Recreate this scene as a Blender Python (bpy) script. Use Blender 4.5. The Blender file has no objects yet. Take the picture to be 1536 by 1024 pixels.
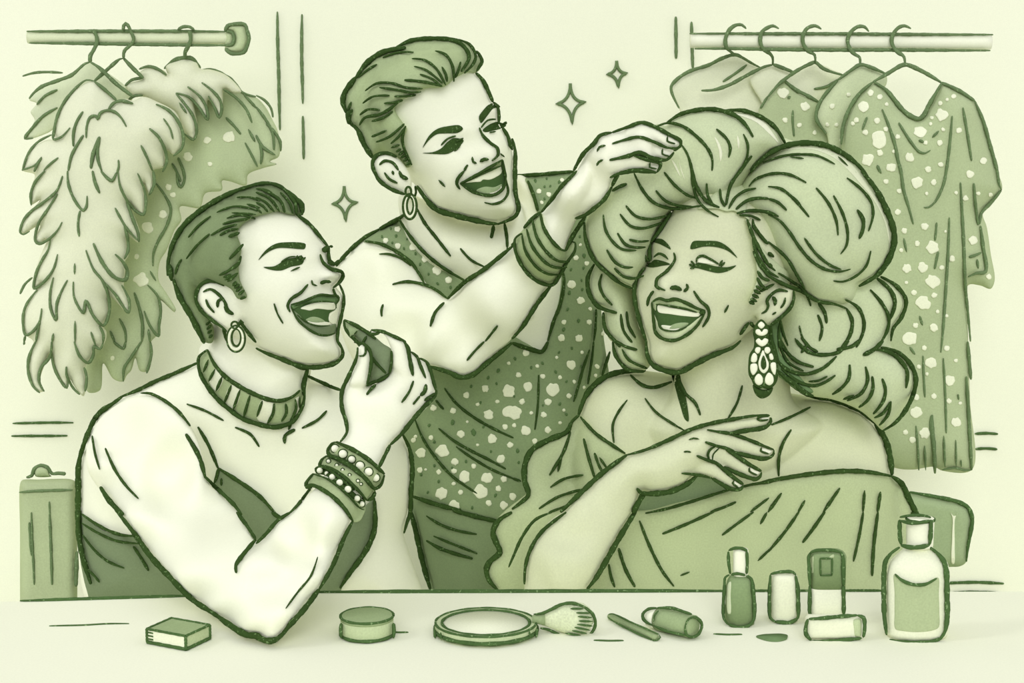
EXPO = -0.17
W_FRONT = 0.42
W_SIDE = 0.90
SUN_F = 1.70
SUN_S = 0.34
C_PAPER = '#F3F5DF'
C_SKIN = '#F3F5DF'
import bpy, bmesh, math, random
import numpy as np
from mathutils import Vector
from mathutils.bvhtree import BVHTree
from mathutils.geometry import delaunay_2d_cdt
random.seed(7)
SC = bpy.context.scene
COL = SC.collection
SC.view_settings.view_transform = 'Standard'
SC.view_settings.look = 'None'
SC.view_settings.gamma = 1.0
SC.view_settings.exposure = EXPO
SC.view_settings.use_curve_mapping = False

# ---------------------------------------------------------------- camera
F = 2420.0
CAM = Vector((0, 0, 1.35))
PITCH = math.radians(8)
FW = Vector((0, math.cos(PITCH), -math.sin(PITCH)))
UP = Vector((0, math.sin(PITCH), math.cos(PITCH)))
cd = bpy.data.cameras.new('camera')
cd.sensor_fit = 'HORIZONTAL'; cd.sensor_width = 36; cd.lens = F / 1536 * 36
cd.clip_start = 0.05
cam = bpy.data.objects.new('camera', cd); COL.objects.link(cam)
cam.location = CAM; cam.rotation_euler = (math.radians(90) - PITCH, 0, 0)
SC.camera = cam

def ray(px, py):
    return FW + Vector((1, 0, 0)) * ((px - 768) / F) + UP * ((512 - py) / F)
def P(px, py, d):
    r = ray(px, py)
    return CAM + r * (d / r.y)
TZ = 0.75
def table_d(py, z=TZ):
    r = ray(768, py)
    return (z - CAM.z) / r.z * r.y
def on_table(px, py, z=TZ):
    return P(px, py, table_d(py, z))

# ---------------------------------------------------------------- materials
def srgb(h):
    h = h.lstrip('#')
    o = []
    for i in (0, 2, 4):
        c = int(h[i:i+2], 16) / 255
        o.append(c / 12.92 if c <= .04045 else ((c + .055) / 1.055) ** 2.4)
    return o
MATS = {}
EXACT = {'cream_wall_paint', 'pale_cream_skin', 'warm_green_skin', 'dark_sage_hair', 'sage_hair', 'light_sage_hair', 'deep_green_cloth', 'sequin_green_cloth', 'soft_green_cloth', 'rack_gown_cloth', 'sage_fur', 'skirt_green'}
def mat(name, hexcol, var=.05, scale=9, grain=.02, dry=None):
    """matte painted surface: broad watercolour mottling plus a fine paper grain"""
    if name in MATS: return MATS[name]
    m = bpy.data.materials.new(name); m.use_nodes = True
    nt = m.node_tree; N = nt.nodes; L = nt.links
    b = N['Principled BSDF']
    b.inputs['Roughness'].default_value = 1
    b.inputs['Specular IOR Level'].default_value = 0
    tc = N.new('ShaderNodeTexCoord')
    n1 = N.new('ShaderNodeTexNoise'); n1.inputs['Scale'].default_value = scale; n1.inputs['Detail'].default_value = 3
    n2 = N.new('ShaderNodeTexNoise'); n2.inputs['Scale'].default_value = 420; n2.inputs['Detail'].default_value = 2
    L.new(tc.outputs['Object'], n1.inputs['Vector']); L.new(tc.outputs['Object'], n2.inputs['Vector'])
    c = srgb(hexcol)
    if name not in EXACT: c = [c[0], c[1] * (.95 if c[1] < .55 else .985), c[2] * 1.03]
    mx = N.new('ShaderNodeMix'); mx.data_type = 'RGBA'
    rp = N.new('ShaderNodeMapRange'); rp.inputs['From Min'].default_value = .35; rp.inputs['From Max'].default_value = .65
    L.new(n1.outputs['Fac'], rp.inputs['Value']); L.new(rp.outputs['Result'], mx.inputs['Factor'])
    mx.inputs['A'].default_value = (*[min(1, x * (1 - var)) for x in c], 1)
    mx.inputs['B'].default_value = (*[min(1, x * (1 + var)) for x in c], 1)
    mr = N.new('ShaderNodeMapRange'); mr.inputs['To Min'].default_value = 1 - grain * 2; mr.inputs['To Max'].default_value = 1 + grain * 2
    mr.inputs['From Min'].default_value = .3; mr.inputs['From Max'].default_value = .7
    L.new(n2.outputs['Fac'], mr.inputs['Value'])
    vm = N.new('ShaderNodeVectorMath'); vm.operation = 'SCALE'
    L.new(mx.outputs['Result'], vm.inputs[0]); L.new(mr.outputs['Result'], vm.inputs['Scale'])
    out = vm.outputs['Vector']
    if dry:
        n3 = N.new('ShaderNodeTexNoise'); n3.inputs['Scale'].default_value = 300; n3.inputs['Detail'].default_value = 1
        L.new(tc.outputs['Object'], n3.inputs['Vector'])
        st = N.new('ShaderNodeMapRange'); st.inputs['From Min'].default_value = .64; st.inputs['From Max'].default_value = .72
        L.new(n3.outputs['Fac'], st.inputs['Value'])
        m2 = N.new('ShaderNodeMix'); m2.data_type = 'RGBA'
        L.new(st.outputs['Result'], m2.inputs['Factor']); L.new(out, m2.inputs['A'])
        m2.inputs['B'].default_value = (*srgb(dry), 1)
        out = m2.outputs['Result']
    L.new(out, b.inputs['Base Color'])
    MATS[name] = m
    return m
PAPER = mat('cream_wall_paint', C_PAPER, .006, 2, .012)
SKIN = mat('pale_cream_skin', C_SKIN, .006, 6, .01)
SKIN2 = mat('warm_green_skin', '#D6DBB8', .03, 7, .02)
INK = mat('dark_green_ink', '#3A5228', .10, 40, .05, dry='#6C8756')
INKM = mat('mid_green_ink', '#6B8358', .08, 40, .04, dry='#8FA67A')
INKF = mat('worn_green_ink', '#4D6A3C', .12, 30, .05, dry='#86A070')
HAIRL = mat('dark_sage_hair', '#7E8E67', .10, 12, .03)
HAIRM = mat('sage_hair', '#A6B589', .08, 12, .03)
HAIRR = mat('light_sage_hair', '#C4CFA8', .07, 9, .03)
DARKG = mat('deep_green_cloth', '#7A8968', .05, 8, .03)
DRESSM = mat('sequin_green_cloth', '#8A9C74', .06, 7, .03)
DRESSR = mat('soft_green_cloth', '#B3BF94', .06, 7, .03)
GOWN = mat('rack_gown_cloth', '#B2BF96', .05, 6, .03)
GOWNL = mat('pale_gown_cloth', '#E4E9C9', .03, 6, .02)
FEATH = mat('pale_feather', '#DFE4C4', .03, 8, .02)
FEATHD = mat('wrap_feather', '#D5DFBA', .05, 8, .02)  # the feather wrap's own slightly darker tint
COAT = mat('sage_fur', '#BAC79F', .07, 8, .03)
FLECK = mat('cream_sequin', '#EDF2D2', .02, 20, .02)
FLECKD = mat('dark_sequin', '#5F7C4D', .05, 20, .03)
BAND = mat('sage_enamel', '#A8BC88', .05, 20, .03)
LIP = mat('dark_lip_colour', '#678654', .06, 20, .03)
LIPL = mat('soft_lip_colour', '#B3C493', .04, 20, .03)
MOUTH = mat('mouth_dark', '#4A6639', .08, 20, .03)
TONG = mat('tongue_sage', '#9CB282', .04, 20, .03)
WHITE = mat('tooth_cream', '#F3F7DA', .005, 9, .01)
NAIL = mat('nail_cream', '#F3F7DA', .005, 9, .01)
SAGE = mat('sage_plastic', '#9BB17F', .05, 20, .03)
SAGEL = mat('light_sage_plastic', '#BCCB9D', .05, 20, .03)
SAGED = mat('dark_sage_plastic', '#8AA270', .05, 20, .03)
CREAM = mat('cream_plastic', '#EBF0D0', .015, 20, .02)
LABELG = mat('bottle_liquid', '#B0C292', .05, 12, .03)
CASE = mat('case_sage', '#B2C394', .06, 6, .03)
CHAIR = mat('chair_sage', '#9DB284', .08, 7, .03)

# ---------------------------------------------------------------- tracing helpers
TILES = {'p': (0, 0, 1), 'H': (1020, 600, 6.4), 'E': (1100, 400, 5.12), 'R': (860, 150, 1536 / 540)}
for i, c in enumerate('abcd'):
    for j in range(4): TILES[c + str(j)] = (384 * i, 256 * j, 4)
def T(tile, s):
    ox, oy, k = TILES[tile]
    v = [float(x) for x in s.split()]
    return [(ox + v[i] / k, oy + v[i + 1] / k) for i in range(0, len(v) - 1, 2)]
def poly(s):
    """'tile x y x y ... | tile x y ...'"""
    out = []
    for seg in s.split('|'):
        seg = seg.strip()
        t, r = seg.split(None, 1)
        out += T(t, r)
    return out
def catmull(pts, closed, step):
    n = len(pts); out = []
    if n < 3 and not closed:
        (x0, y0), (x1, y1) = pts[0], pts[-1]
        m = max(2, int(math.hypot(x1 - x0, y1 - y0) / step))
        return [(x0 + (x1 - x0) * i / m, y0 + (y1 - y0) * i / m) for i in range(m + 1)]
    rng = range(n) if closed else range(n - 1)
    for i in rng:
        if closed: a, b, c, d = pts[i - 1], pts[i], pts[(i + 1) % n], pts[(i + 2) % n]
        else: a, b, c, d = pts[max(i - 1, 0)], pts[i], pts[i + 1], pts[min(i + 2, n - 1)]
        L = math.hypot(c[0] - b[0], c[1] - b[1])
        if L < .01: continue
        # centripetal Catmull-Rom through b..c
        def tj(t, p, q): return t + max(math.hypot(q[0] - p[0], q[1] - p[1]), 1e-3) ** .5
        t0 = 0; t1 = tj(t0, a, b) if a != b else -0; t1 = t1 or .01; t2 = tj(t1, b, c); t3 = tj(t2, c, d) if c != d else t2 + .01
        m = max(1, int(round(L / step)))
        for k in range(m):
            t = t1 + (t2 - t1) * k / m
            def lp(p, q, ta, tb): 
                w = (t - ta) / (tb - ta); return (p[0] + (q[0] - p[0]) * w, p[1] + (q[1] - p[1]) * w)
            A1 = lp(a, b, t0, t1); A2 = lp(b, c, t1, t2); A3 = lp(c, d, t2, t3)
            def lq(p, q, ta, tb):
                w = (t - ta) / (tb - ta); return (p[0] + (q[0] - p[0]) * w, p[1] + (q[1] - p[1]) * w)
            B1 = lq(A1, A2, t0, t2); B2 = lq(A2, A3, t1, t3)
            out.append(lq(B1, B2, t1, t2))
    if not closed: out.append(pts[-1])
    return out
def dist_to_loop(pts, loop):
    Q = np.array(pts, float); A = np.array(loop, float); B = np.roll(A, -1, 0)
    best = np.full(len(Q), 1e9)
    AB = B - A; ll = (AB ** 2).sum(1) + 1e-9
    for s in range(0, len(Q), 400):
        q = Q[s:s + 400, None, :]
        t = np.clip(((q - A) * AB).sum(2) / ll, 0, 1)
        dd = np.sqrt(((q - (A + t[..., None] * AB)) ** 2).sum(2)).min(1)
        best[s:s + 400] = dd
    return best
def inside(pts, loop):
    Q = np.array(pts, float); A = np.array(loop, float); B = np.roll(A, -1, 0)
    x = Q[:, 0][:, None]; y = Q[:, 1][:, None]
    cond = (A[:, 1] > y) != (B[:, 1] > y)
    dy = B[:, 1] - A[:, 1]; dy = np.where(np.abs(dy) < 1e-9, 1e-9, dy)
    xi = (B[:, 0] - A[:, 0]) * (y - A[:, 1]) / dy + A[:, 0]
    return ((cond & (x < xi)).sum(1) % 2) == 1
def triangulate(pp, grid=None, sharp=False, bstep=3.0):
    loop = list(pp) if sharp else catmull(pp, True, bstep)
    if sharp: loop = [q for i in range(len(pp)) for q in catmull([pp[i], pp[(i + 1) % len(pp)]], False, bstep * 2)[:-1]]
    A = np.array(loop); x0, y0 = A.min(0); x1, y1 = A.max(0)
    if grid is None: grid = min(7, max(1.6, min(x1 - x0, y1 - y0) / 9))
    gx = np.arange(x0 + grid / 2, x1, grid); gy = np.arange(y0 + grid / 2, y1, grid)
    G = []
    for j, yy in enumerate(gy):
        for xx in gx: G.append((xx + (grid / 2 if j % 2 else 0), yy))
    ring = []
    n = len(loop)
    for off in (1.3, 3.4):
        if off > grid * .9: continue
        for i in range(0, n):
            ax, ay = loop[i - 1]; bx, by = loop[(i + 1) % n]
            tx, ty = bx - ax, by - ay; l = math.hypot(tx, ty) + 1e-9
            for s in (1, -1): ring.append((loop[i][0] - ty / l * off * s, loop[i][1] + tx / l * off * s, off))
    keep = []
    if G:
        ins = inside(G, loop); dd = dist_to_loop(G, loop)
        keep += [g for g, a, b in zip(G, ins, dd) if a and b > (4.6 if grid > 4 else grid * .6)]
    if ring:
        rr = [(a, b) for a, b, c in ring]
        ins = inside(rr, loop); dd = dist_to_loop(rr, loop)
        keep += [g for g, a, b, o in zip(rr, ins, dd, ring) if a and b > o[2] * .93]
    V = [Vector(p) for p in loop + keep]
    ov, oe, of, *_ = delaunay_2d_cdt(V, [(i, (i + 1) % n) for i in range(n)], [], 1, 1e-4)
    pts = [(v.x, v.y) for v in ov]
    dist = dist_to_loop(pts, loop)
    faces = [list(f) for f in of]
    # boundary edges
    ec = {}
    for f in faces:
        for k in range(len(f)):
            a, b = f[k], f[(k + 1) % len(f)]
            ec.setdefault((min(a, b), max(a, b)), []).append((a, b))
    bnd = [v[0] for v in ec.values() if len(v) == 1]
    return pts, dist, faces, bnd, loop
def depth_fn(d):
    if callable(d): return d
    if isinstance(d, (int, float)): return lambda x, y: d
    A = np.array([q for q in d], float)
    def f(x, y):
        w = 1 / (((A[:, 0] - x) ** 2 + (A[:, 1] - y) ** 2) + 30) ** 1.5
        return float((w * A[:, 2]).sum() / w.sum())
    return f

class MB:
    def __init__(s): s.v = []; s.f = []; s.m = []
    def add(s, v, f, m=0):
        o = len(s.v); s.v += [tuple(x) for x in v]; s.f += [[i + o for i in q] for q in f]; s.m += [m] * len(f)
    def bvh(s): return BVHTree.FromPolygons(s.v, s.f)
    def inflate(s, pp, d, T=None, R=None, back=1.0, bumps=(), m=0, grid=None, sharp=False, k=1.0):
        if isinstance(pp, str): pp = poly(pp)
        pts, dist, faces, bnd, loop = triangulate(pp, grid, sharp)
        D = depth_fn(d)
        if R is None: R = max(dist.max(), .5)
        cx, cy = np.mean(np.array(loop), 0)
        if T is None: T = R * D(cx, cy) / F * k
        v = []; bidx = []
        nb = set(a for e in bnd for a in e)
        for i, (x, y) in enumerate(pts):
            t = min(dist[i] / R, 1); h = 0 if i in nb else T * math.sqrt(max(0, 1 - (1 - t) ** 2))
            e = 0
            for bx, by, rx, ry, amp in bumps:
                q = ((x - bx) / rx) ** 2 + ((y - by) / ry) ** 2
                if q < 9: e += amp * math.exp(-q * 1.2)
            v.append(P(x, y, D(x, y) - h - e * min(1, dist[i] / 6)))
            bidx.append(h)
        n = len(pts); mp = {}
        for i, (x, y) in enumerate(pts):
            if i in nb: mp[i] = i
            else: mp[i] = len(v); v.append(P(x, y, D(x, y) + bidx[i] * back))
        f = faces + [[mp[i] for i in reversed(q)] for q in faces]
        s.add(v, f, m)
        return s
    def shell(s, pp, bvh, d, lift=.004, T=0, R=None, mode='mirror', thick=.002, m=0, grid=None, sharp=False, clampd=None, bstep=3.0):
        """cloth / hair / decal that follows the surface under it"""
        if isinstance(pp, str): pp = poly(pp)
        pts, dist, faces, bnd, loop = triangulate(pp, grid, sharp, bstep)
        D = depth_fn(d)
        if R is None: R = max(dist.max(), .5)
        fr = []; bk = []
        for i, (x, y) in enumerate(pts):
            h = hit(bvh, x, y); d0 = D(x, y)
            base = d0 if h is None else (min(h, d0) if mode == 'mirror' else h)
            if h is None and mode != 'mirror':
                base = near(bvh, x, y, d0)
            if clampd: base = max(base, clampd)
            t = min(dist[i] / R, 1)
            ff = base - lift - T * math.sqrt(max(0, 1 - (1 - t) ** 2))
            fr.append(ff)
            bk.append(max(2 * d0 - ff, ff + .002) if mode == 'mirror' else ff + thick)
        n = len(pts)
        v = [P(x, y, fr[i]) for i, (x, y) in enumerate(pts)] + [P(x, y, bk[i]) for i, (x, y) in enumerate(pts)]
        f = faces + [[i + n for i in reversed(q)] for q in faces] + [[b, a, a + n, b + n] for a, b in bnd]
        s.add(v, f, m)
        return s
    def tube(s, pts3, rad, m=0, n=6):
        v = []; f = []
        K = len(pts3)
        for i, p in enumerate(pts3):
            t = (pts3[min(i + 1, K - 1)] - pts3[max(i - 1, 0)])
            if t.length < 1e-9: t = Vector((0, 0, 1))
            t.normalize()
            u = t.cross(Vector((0, 1, 0)))
            if u.length < 1e-3: u = t.cross(Vector((1, 0, 0)))
            u.normalize(); w = t.cross(u)
            for k in range(n):
                a = 2 * math.pi * k / n
                v.append(p + (u * math.cos(a) + w * math.sin(a)) * rad[i])
        for i in range(K - 1):
            for k in range(n):
                a = i * n + k; b = i * n + (k + 1) % n
                f.append([a, b, b + n, a + n])
        f.append(list(range(n))[::-1]); f.append([(K - 1) * n + k for k in range(n)])
        s.add(v, f, m)
    def ink(s, text, bvh, d, m=1, lift=0, scale=1.0):
        D = depth_fn(d)
        for ln in text.replace(';', '\n').split('\n'):
            ln = ln.strip()
            if not ln or ln.startswith('#'): continue
            tk = ln.split()
            tile = tk[0]; w = tk[1]; uni = w.endswith('u'); w = float(w.rstrip('u')) * scale
            pp = T(tile, ' '.join(tk[2:]))
            q = catmull(pp, False, 3.5)
            K = len(q)
            if K < 2: continue
            if K < 5: q = catmull(pp, False, max(.8, 3.5 * K / 8)); K = len(q)
            dp = []
            o = w * .55 + .5
            for x, y in q:
                c = [hit(bvh, x + a, y + b) for a, b in ((0, 0), (o, 0), (-o, 0), (0, o), (0, -o))] if bvh else []
                c = [e for e in c if e is not None]
                dp.append(min(c) if c else (near(bvh, x, y, D(x, y)) if bvh else D(x, y)))
            dq = [min(dp[max(0, i - 1):i + 2]) for i in range(K)]
            ds = [sum(dq[max(0, i - 2):i + 3]) / len(dq[max(0, i - 2):i + 3]) for i in range(K)]
            ds = [min(a, b + .001) for a, b in zip(ds, dp)]
            ph = random.random() * 9
            pts3 = []; rad = []
            for i, (x, y) in enumerate(q):
                u = i / (K - 1)
                e = min(u, 1 - u) * 2
                tp = 1 if uni else .28 + .72 * min(1, (e * 1.9)) ** .6
                if uni and (i == 0 or i == K - 1): tp = .6
                r = w / 2 * ds[i] / F * tp * (1 + .09 * math.sin(i * .9 + ph) + .06 * math.sin(i * 2.3 + ph * 2))
                pts3.append(P(x, y, ds[i] - r * .5 - .0006 - lift)); rad.append(r)
            s.tube(pts3, rad, m)
        return s
    def flecks(s, tile, text, bvh, d, m=2, lift=.0012, asp=1.0):
        v = [float(x) for x in text.replace(',', ' ').replace('(', ' ').replace(')', ' ').split()]
        ox, oy, k = TILES[tile]
        for i in range(0, len(v), 3):
            x, y, r = ox + v[i] / k, oy + v[i + 1] / k, v[i + 2] / k * 1.08
            if hit(bvh, x, y) is None: continue
            n = 7 if r < 4 else 14
            a0 = random.random() * 6; pp = []
            tl = random.uniform(-.6, .6)
            for j in range(n):
                a = a0 + j * 2 * math.pi / n; q = r * random.uniform(.8, 1.13)
                px = math.cos(a) * q * asp; py = math.sin(a) * q
                pp.append((x + px * math.cos(tl) - py * math.sin(tl), y + px * math.sin(tl) + py * math.cos(tl)))
            s.shell(pp, bvh, d, lift, T=.0006, mode='thick', thick=.0016, m=m, grid=max(r * .7, 1.5), bstep=2)
        return s
    def build(s, name, mats, parent=None, origin=None, smooth=True, recalc=True, free=False):
        if parent is not None and origin is None: origin = Vector(parent['_o'])
        if origin is None:
            A = np.array(s.v); lo = A.min(0); hi = A.max(0)
            origin = Vector(((lo[0] + hi[0]) / 2, (lo[1] + hi[1]) / 2, lo[2]))
        me = bpy.data.meshes.new(name)
        me.from_pydata([(a - origin[0], b - origin[1], c - origin[2]) for a, b, c in s.v], [], s.f)
        me.polygons.foreach_set('material_index', s.m)
        me.polygons.foreach_set('use_smooth', [smooth] * len(s.f))
        for mm in mats: me.materials.append(mm)
        if recalc:
            bm = bmesh.new(); bm.from_mesh(me); bmesh.ops.recalc_face_normals(bm, faces=bm.faces); bm.to_mesh(me); bm.free()
        me.update()
        o = bpy.data.objects.new(name, me); COL.objects.link(o)
        if parent is not None: o.parent = parent; 
        o.location = (0, 0, 0) if (parent is not None) else origin
        return o
def hit(bvh, x, y):
    if bvh is None: return None
    r = ray(x, y); r.normalize()
    h = bvh.ray_cast(CAM, r, 20)
    return None if h[0] is None else h[0].y
def near(bvh, x, y, d):
    if bvh is None: return d
    h = bvh.find_nearest(P(x, y, d), .25)
    return d if h[0] is None else h[0].y
def remeshed(mb, voxel=.003, it=4):
    me = bpy.data.meshes.new('tmp'); me.from_pydata(mb.v, [], mb.f)
    bm = bmesh.new(); bm.from_mesh(me); bmesh.ops.recalc_face_normals(bm, faces=bm.faces); bm.to_mesh(me); bm.free()
    o = bpy.data.objects.new('tmp', me); COL.objects.link(o)
    r = o.modifiers.new('r', 'REMESH'); r.mode = 'VOXEL'; r.voxel_size = voxel
    q = o.modifiers.new('s', 'SMOOTH'); q.factor = .5; q.iterations = it
    dg = bpy.context.evaluated_depsgraph_get(); dg.update()
    e = o.evaluated_get(dg); m2 = e.to_mesh()
    out = MB()
    out.add([tuple(v.co) for v in m2.vertices], [list(p.vertices) for p in m2.polygons], 0)
    e.to_mesh_clear(); bpy.data.objects.remove(o); bpy.data.meshes.remove(me)
    return out
def thing(name, loc, label, cat, group=None):
    o = bpy.data.objects.new(name, None); COL.objects.link(o)
    o.location = loc; o.empty_display_size = .05
    o['_o'] = list(loc); o['label'] = label; o['category'] = cat
    if group: o['group'] = group
    return o
def tag(o, label, cat, group=None):
    o['label'] = label; o['category'] = cat
    if group: o['group'] = group
    return o
def box(mb, lo, hi, m=0):
    (x0, y0, z0), (x1, y1, z1) = lo, hi
    v = [(x0, y0, z0), (x1, y0, z0), (x1, y1, z0), (x0, y1, z0), (x0, y0, z1), (x1, y0, z1), (x1, y1, z1), (x0, y1, z1)]
    mb.add(v, [[0, 3, 2, 1], [4, 5, 6, 7], [0, 1, 5, 4], [1, 2, 6, 5], [2, 3, 7, 6], [3, 0, 4, 7]], m)
def lathe(mb, c, axis, prof, m=0, n=40, sq=1.0, side=None, flat=1.0):
    """prof: (t along axis, radius); sq<1 squares the section; flat squashes the second radius"""
    axis = Vector(axis).normalized()
    u = Vector(side) if side else (axis.cross(Vector((0, 1, 0))) if abs(axis.y) < .9 else Vector((1, 0, 0)))
    u = (u - axis * u.dot(axis)).normalized(); w = axis.cross(u)
    v = []; f = []
    for t, r in prof:
        for k in range(n):
            a = 2 * math.pi * k / n; ca, sa = math.cos(a), math.sin(a)
            x = math.copysign(abs(ca) ** sq, ca); y = math.copysign(abs(sa) ** sq, sa)
            v.append(Vector(c) + axis * t + u * x * r + w * y * r * flat)
    K = len(prof)
    for i in range(K - 1):
        for k in range(n):
            a = i * n + k; b = i * n + (k + 1) % n
            f.append([a, b, b + n, a + n])
    f.append(list(range(n))[::-1]); f.append([(K - 1) * n + k for k in range(n)])
    mb.add(v, f, m)
def ring_pts(c, axis, r, n=40, sq=1.0, side=None, flat=1.0):
    m = MB(); lathe(m, c, axis, [(0, r), (1e-5, r)], n=n, sq=sq, side=side, flat=flat)
    p = [Vector(x) for x in m.v[:n]]
    return p + [p[0]]
def hoop(mb, pts, r, m=1):
    mb.tube([Vector(p) for p in pts], [r * (1 + .12 * math.sin(i * 1.3)) for i in range(len(pts))], m, 6)
# ================================================================ the room
WALL_D = 3.2
def structure(mb, name, mats, smooth=False):
    o = mb.build(name, mats, smooth=smooth); o['kind'] = 'structure'; return o
b = MB(); box(b, (-3.2, WALL_D, 0), (3.2, WALL_D + .12, 3.0)); structure(b, 'wall_back', [PAPER])
b = MB(); box(b, (-3.2, -.6, -.1), (3.2, WALL_D + .12, 0)); structure(b, 'floor', [PAPER])
def wall_trim(name, text, mat_=INKM):
    m = MB(); m.ink(text, None, WALL_D - .001, m=0); return structure(m, name, [mat_], True)
wall_trim('trim_1', 'b0 5 128 70 130 250 136 450 140 650 144 780')
wall_trim('trim_2', 'b0 5 276 85 274 200 274 350 278 500 281 622; b0 4.5 281 695 284 820 286 955')
wall_trim('trim_3', 'c0 5 983 100 984 220 985 352')
wall_trim('trim_4', 'c0 5 1077 130 1080 250 1083 350 1086 418')
wall_trim('trim_5', 'a2 4 75 491 200 488 340 486 440 487; a2 4 68 567 200 566 300 566 405 565', INKF)
wall_trim('trim_6', 'd2 4.5 1240 554 1310 550 1380 555; d2 4.5 1245 645 1310 641 1376 647', INKF)
wall_trim('trim_7', 'd3 5 1060 426 1250 420 1415 428; d3 4 1100 481 1240 477 1385 482', INKF)

# ---- four-pointed stars standing just off the wall
def star(cat_pts, label):
    m = MB(); pts_ = T(*cat_pts)
    q = []
    n = len(pts_)
    # concave sides: tip, waist, tip ...
    out = []
    for i in range(0, n, 2):
        a, w, c = pts_[i], pts_[i + 1], pts_[(i + 2) % n]
        for k in range(12):
            t = k / 12; out.append(((1-t)**2*a[0] + 2*t*(1-t)*w[0] + t*t*c[0], (1-t)**2*a[1] + 2*t*(1-t)*w[1] + t*t*c[1]))
    out.append(out[0])
    p3 = [P(x, y, WALL_D - .0028) for x, y in out]
    m.tube(p3, [.0030] * len(p3), 0, 8)
    o = m.build('star_decoration', [INKM]); tag(o, label, 'star', 'outlined stars on the wall')
star(('c0', '350 500 352 612 440 612 362 628 361 742 352 632 268 622 350 606'), 'largest of the outlined four-pointed stars, left of the raised hand')
star(('c0', '628 364 630 438 690 440 640 446 638 524 630 454 572 445 628 436'), 'smallest outlined four-pointed star, highest on the wall above the raised hand')
star(('b1', '529 92 531 190 608 190 540 200 537 302 530 208 458 198 528 188'), 'outlined four-pointed star between the heads of the two short-haired people')

# ---- vanity table
m = MB()
TD = table_d(888)
def edge_d(px): return table_d(902 + (888 - 902) * min(1, max(0, (px - 40) / 420)) if px < 460 else 888.5 - 2 * min(1, (px - 460) / 800))
xs = list(range(-260, 1900, 40))
top = [P(x, 888, 1) for x in xs]
bk = []
for x in xs:
    d = edge_d(x); bk.append(((x - 768) / F * d / FW.y * 1.0 * 1.0, d))
# exact back edge points on the table plane
bk = []
for x in xs:
    py = 902 + (889 - 902) * min(1, max(0, (x - 40) / 430)) - 2 * min(1, max(0, (x - 470) / 800))
    p = on_table(x, py); bk.append((p.x, p.y))
YF = 1.30
v = [(a, b_, TZ) for a, b_ in bk] + [(a, YF, TZ) for a, b_ in bk] + [(a, b_, TZ - .035) for a, b_ in bk] + [(a, YF, TZ - .035) for a, b_ in bk]
n = len(bk); f = []
for i in range(n - 1):
    f += [[i, i + 1, n + i + 1, n + i], [2*n + i + 1, 2*n + i, 3*n + i, 3*n + i + 1], [i + 1, i, 2*n + i, 2*n + i + 1], [n + i, n + i + 1, 3*n + i + 1, 3*n + i]]
f += [[0, n, 3*n, 2*n], [n - 1, 3*n - 1 - 0, 3*n - 1, 2*n - 1][:0] or [n - 1, 2*n - 1, 4*n - 1, 3*n - 1]]
m.add(v, f, 0)
tb = thing('vanity_table', (0, 1.6, 0), 'long cream vanity table with a dark back edge, the makeup spread on it', 'table')
def edge_line(mm, x0, x1, w, yoff=0):
    q = []; r = []
    N_ = 40
    for i in range(N_ + 1):
        x = x0 + (x1 - x0) * i / N_; u = i / N_
        py = 902 + (889 - 902) * min(1, max(0, (x - 40) / 430)) - 2 * min(1, max(0, (x - 470) / 800))
        p = on_table(x, py + yoff); q.append(p + Vector((0, 0, .0012)))
        r.append(w / 2 * p.y / F * (.35 + .65 * min(1, min(u, 1 - u) * 5) ** .7) * (1 + .08 * math.sin(i * 1.7)))
    mm.tube(q, r, 1)
edge_line(m, 30, 296, 6); edge_line(m, 470, 1095, 7.5); edge_line(m, 1060, 1230, 5); edge_line(m, 1262, 1326, 5)
def flat_ink(mm, text, z=TZ + .0004, mi=1):
    for ln in text.split(';'):
        tk = ln.split(); pp = T(tk[0], ' '.join(tk[2:])); w = float(tk[1]); q = catmull(pp, False, 3.5); K = len(q)
        p3 = [on_table(x, y, z) for x, y in q]
        mm.tube(p3, [w / 2 * p.y / F * (.3 + .7 * min(1, min(i, K - 1 - i) / (K - 1) * 4) ** .6) for i, p in enumerate(p3)], mi)
flat_ink(m, 'a3 3.5 295 682 500 678 640 670 775 668; b3 4 820 720 870 722 915 720; c3 4 490 768 580 772 670 770; c3 4 1208 730 1290 735 1382 733')
m.build('table_top', [PAPER, INKF], tb, smooth=False)
for sx in (-1, 1):
    for y in (YF + .06, TD - .07):
        m = MB(); x = sx * .93
        lathe(m, (x, y, 0), (0, 0, 1), [(0, .018), (.1, .02), (TZ - .035, .028)], n=16)
        m.build('leg', [PAPER], tb)

# ================================================================ left clothes rail
DL = 2.88
m = MB()
def px_tube(mm, x0, y0, x1, y1, rpx, d, mi=0, n=24):
    a, c = P(x0, y0, d), P(x1, y1, d); N_ = 30
    mm.tube([a.lerp(c, i / N_) for i in range(N_ + 1)], [rpx * d / F] * (N_ + 1), mi, n)
rail = thing('clothes_rail', P(200, 57, DL), 'thick clothes rail with an end cap, upper left, carrying the feather garments', 'clothes rail')
px_tube(m, 42, 56, 348, 57, 9.0, DL)
m.ink('a0 5 160 188 400 187 750 186 1100 187 1350 190; a0 5 175 258 400 260 750 265 1100 270 1385 272', None, DL - .009, m=1)
m.build('rail_pole', [mat('rail_cream', '#DDE6BF', .03, 6), INKM], rail)
m = MB().inflate('a0 1360 160 1385 146 1470 146 1482 180 1493 232 1480 280 1465 312 1385 318 1355 300 1350 270 1395 262 1405 230 1392 190 1352 182', DL, T=.02)
m.inflate('a0 1350 190 1395 190 1405 230 1392 272 1350 272', DL, T=.012)
bv = m.bvh()
m.ink('a0 5.5u 1350 185 1365 155 1390 146 1470 148 1482 180 1494 232 1480 285 1462 314 1385 320 1352 290; a0 5 1350 188 1390 192 1405 230 1390 268 1350 272', bv, DL)
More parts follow.
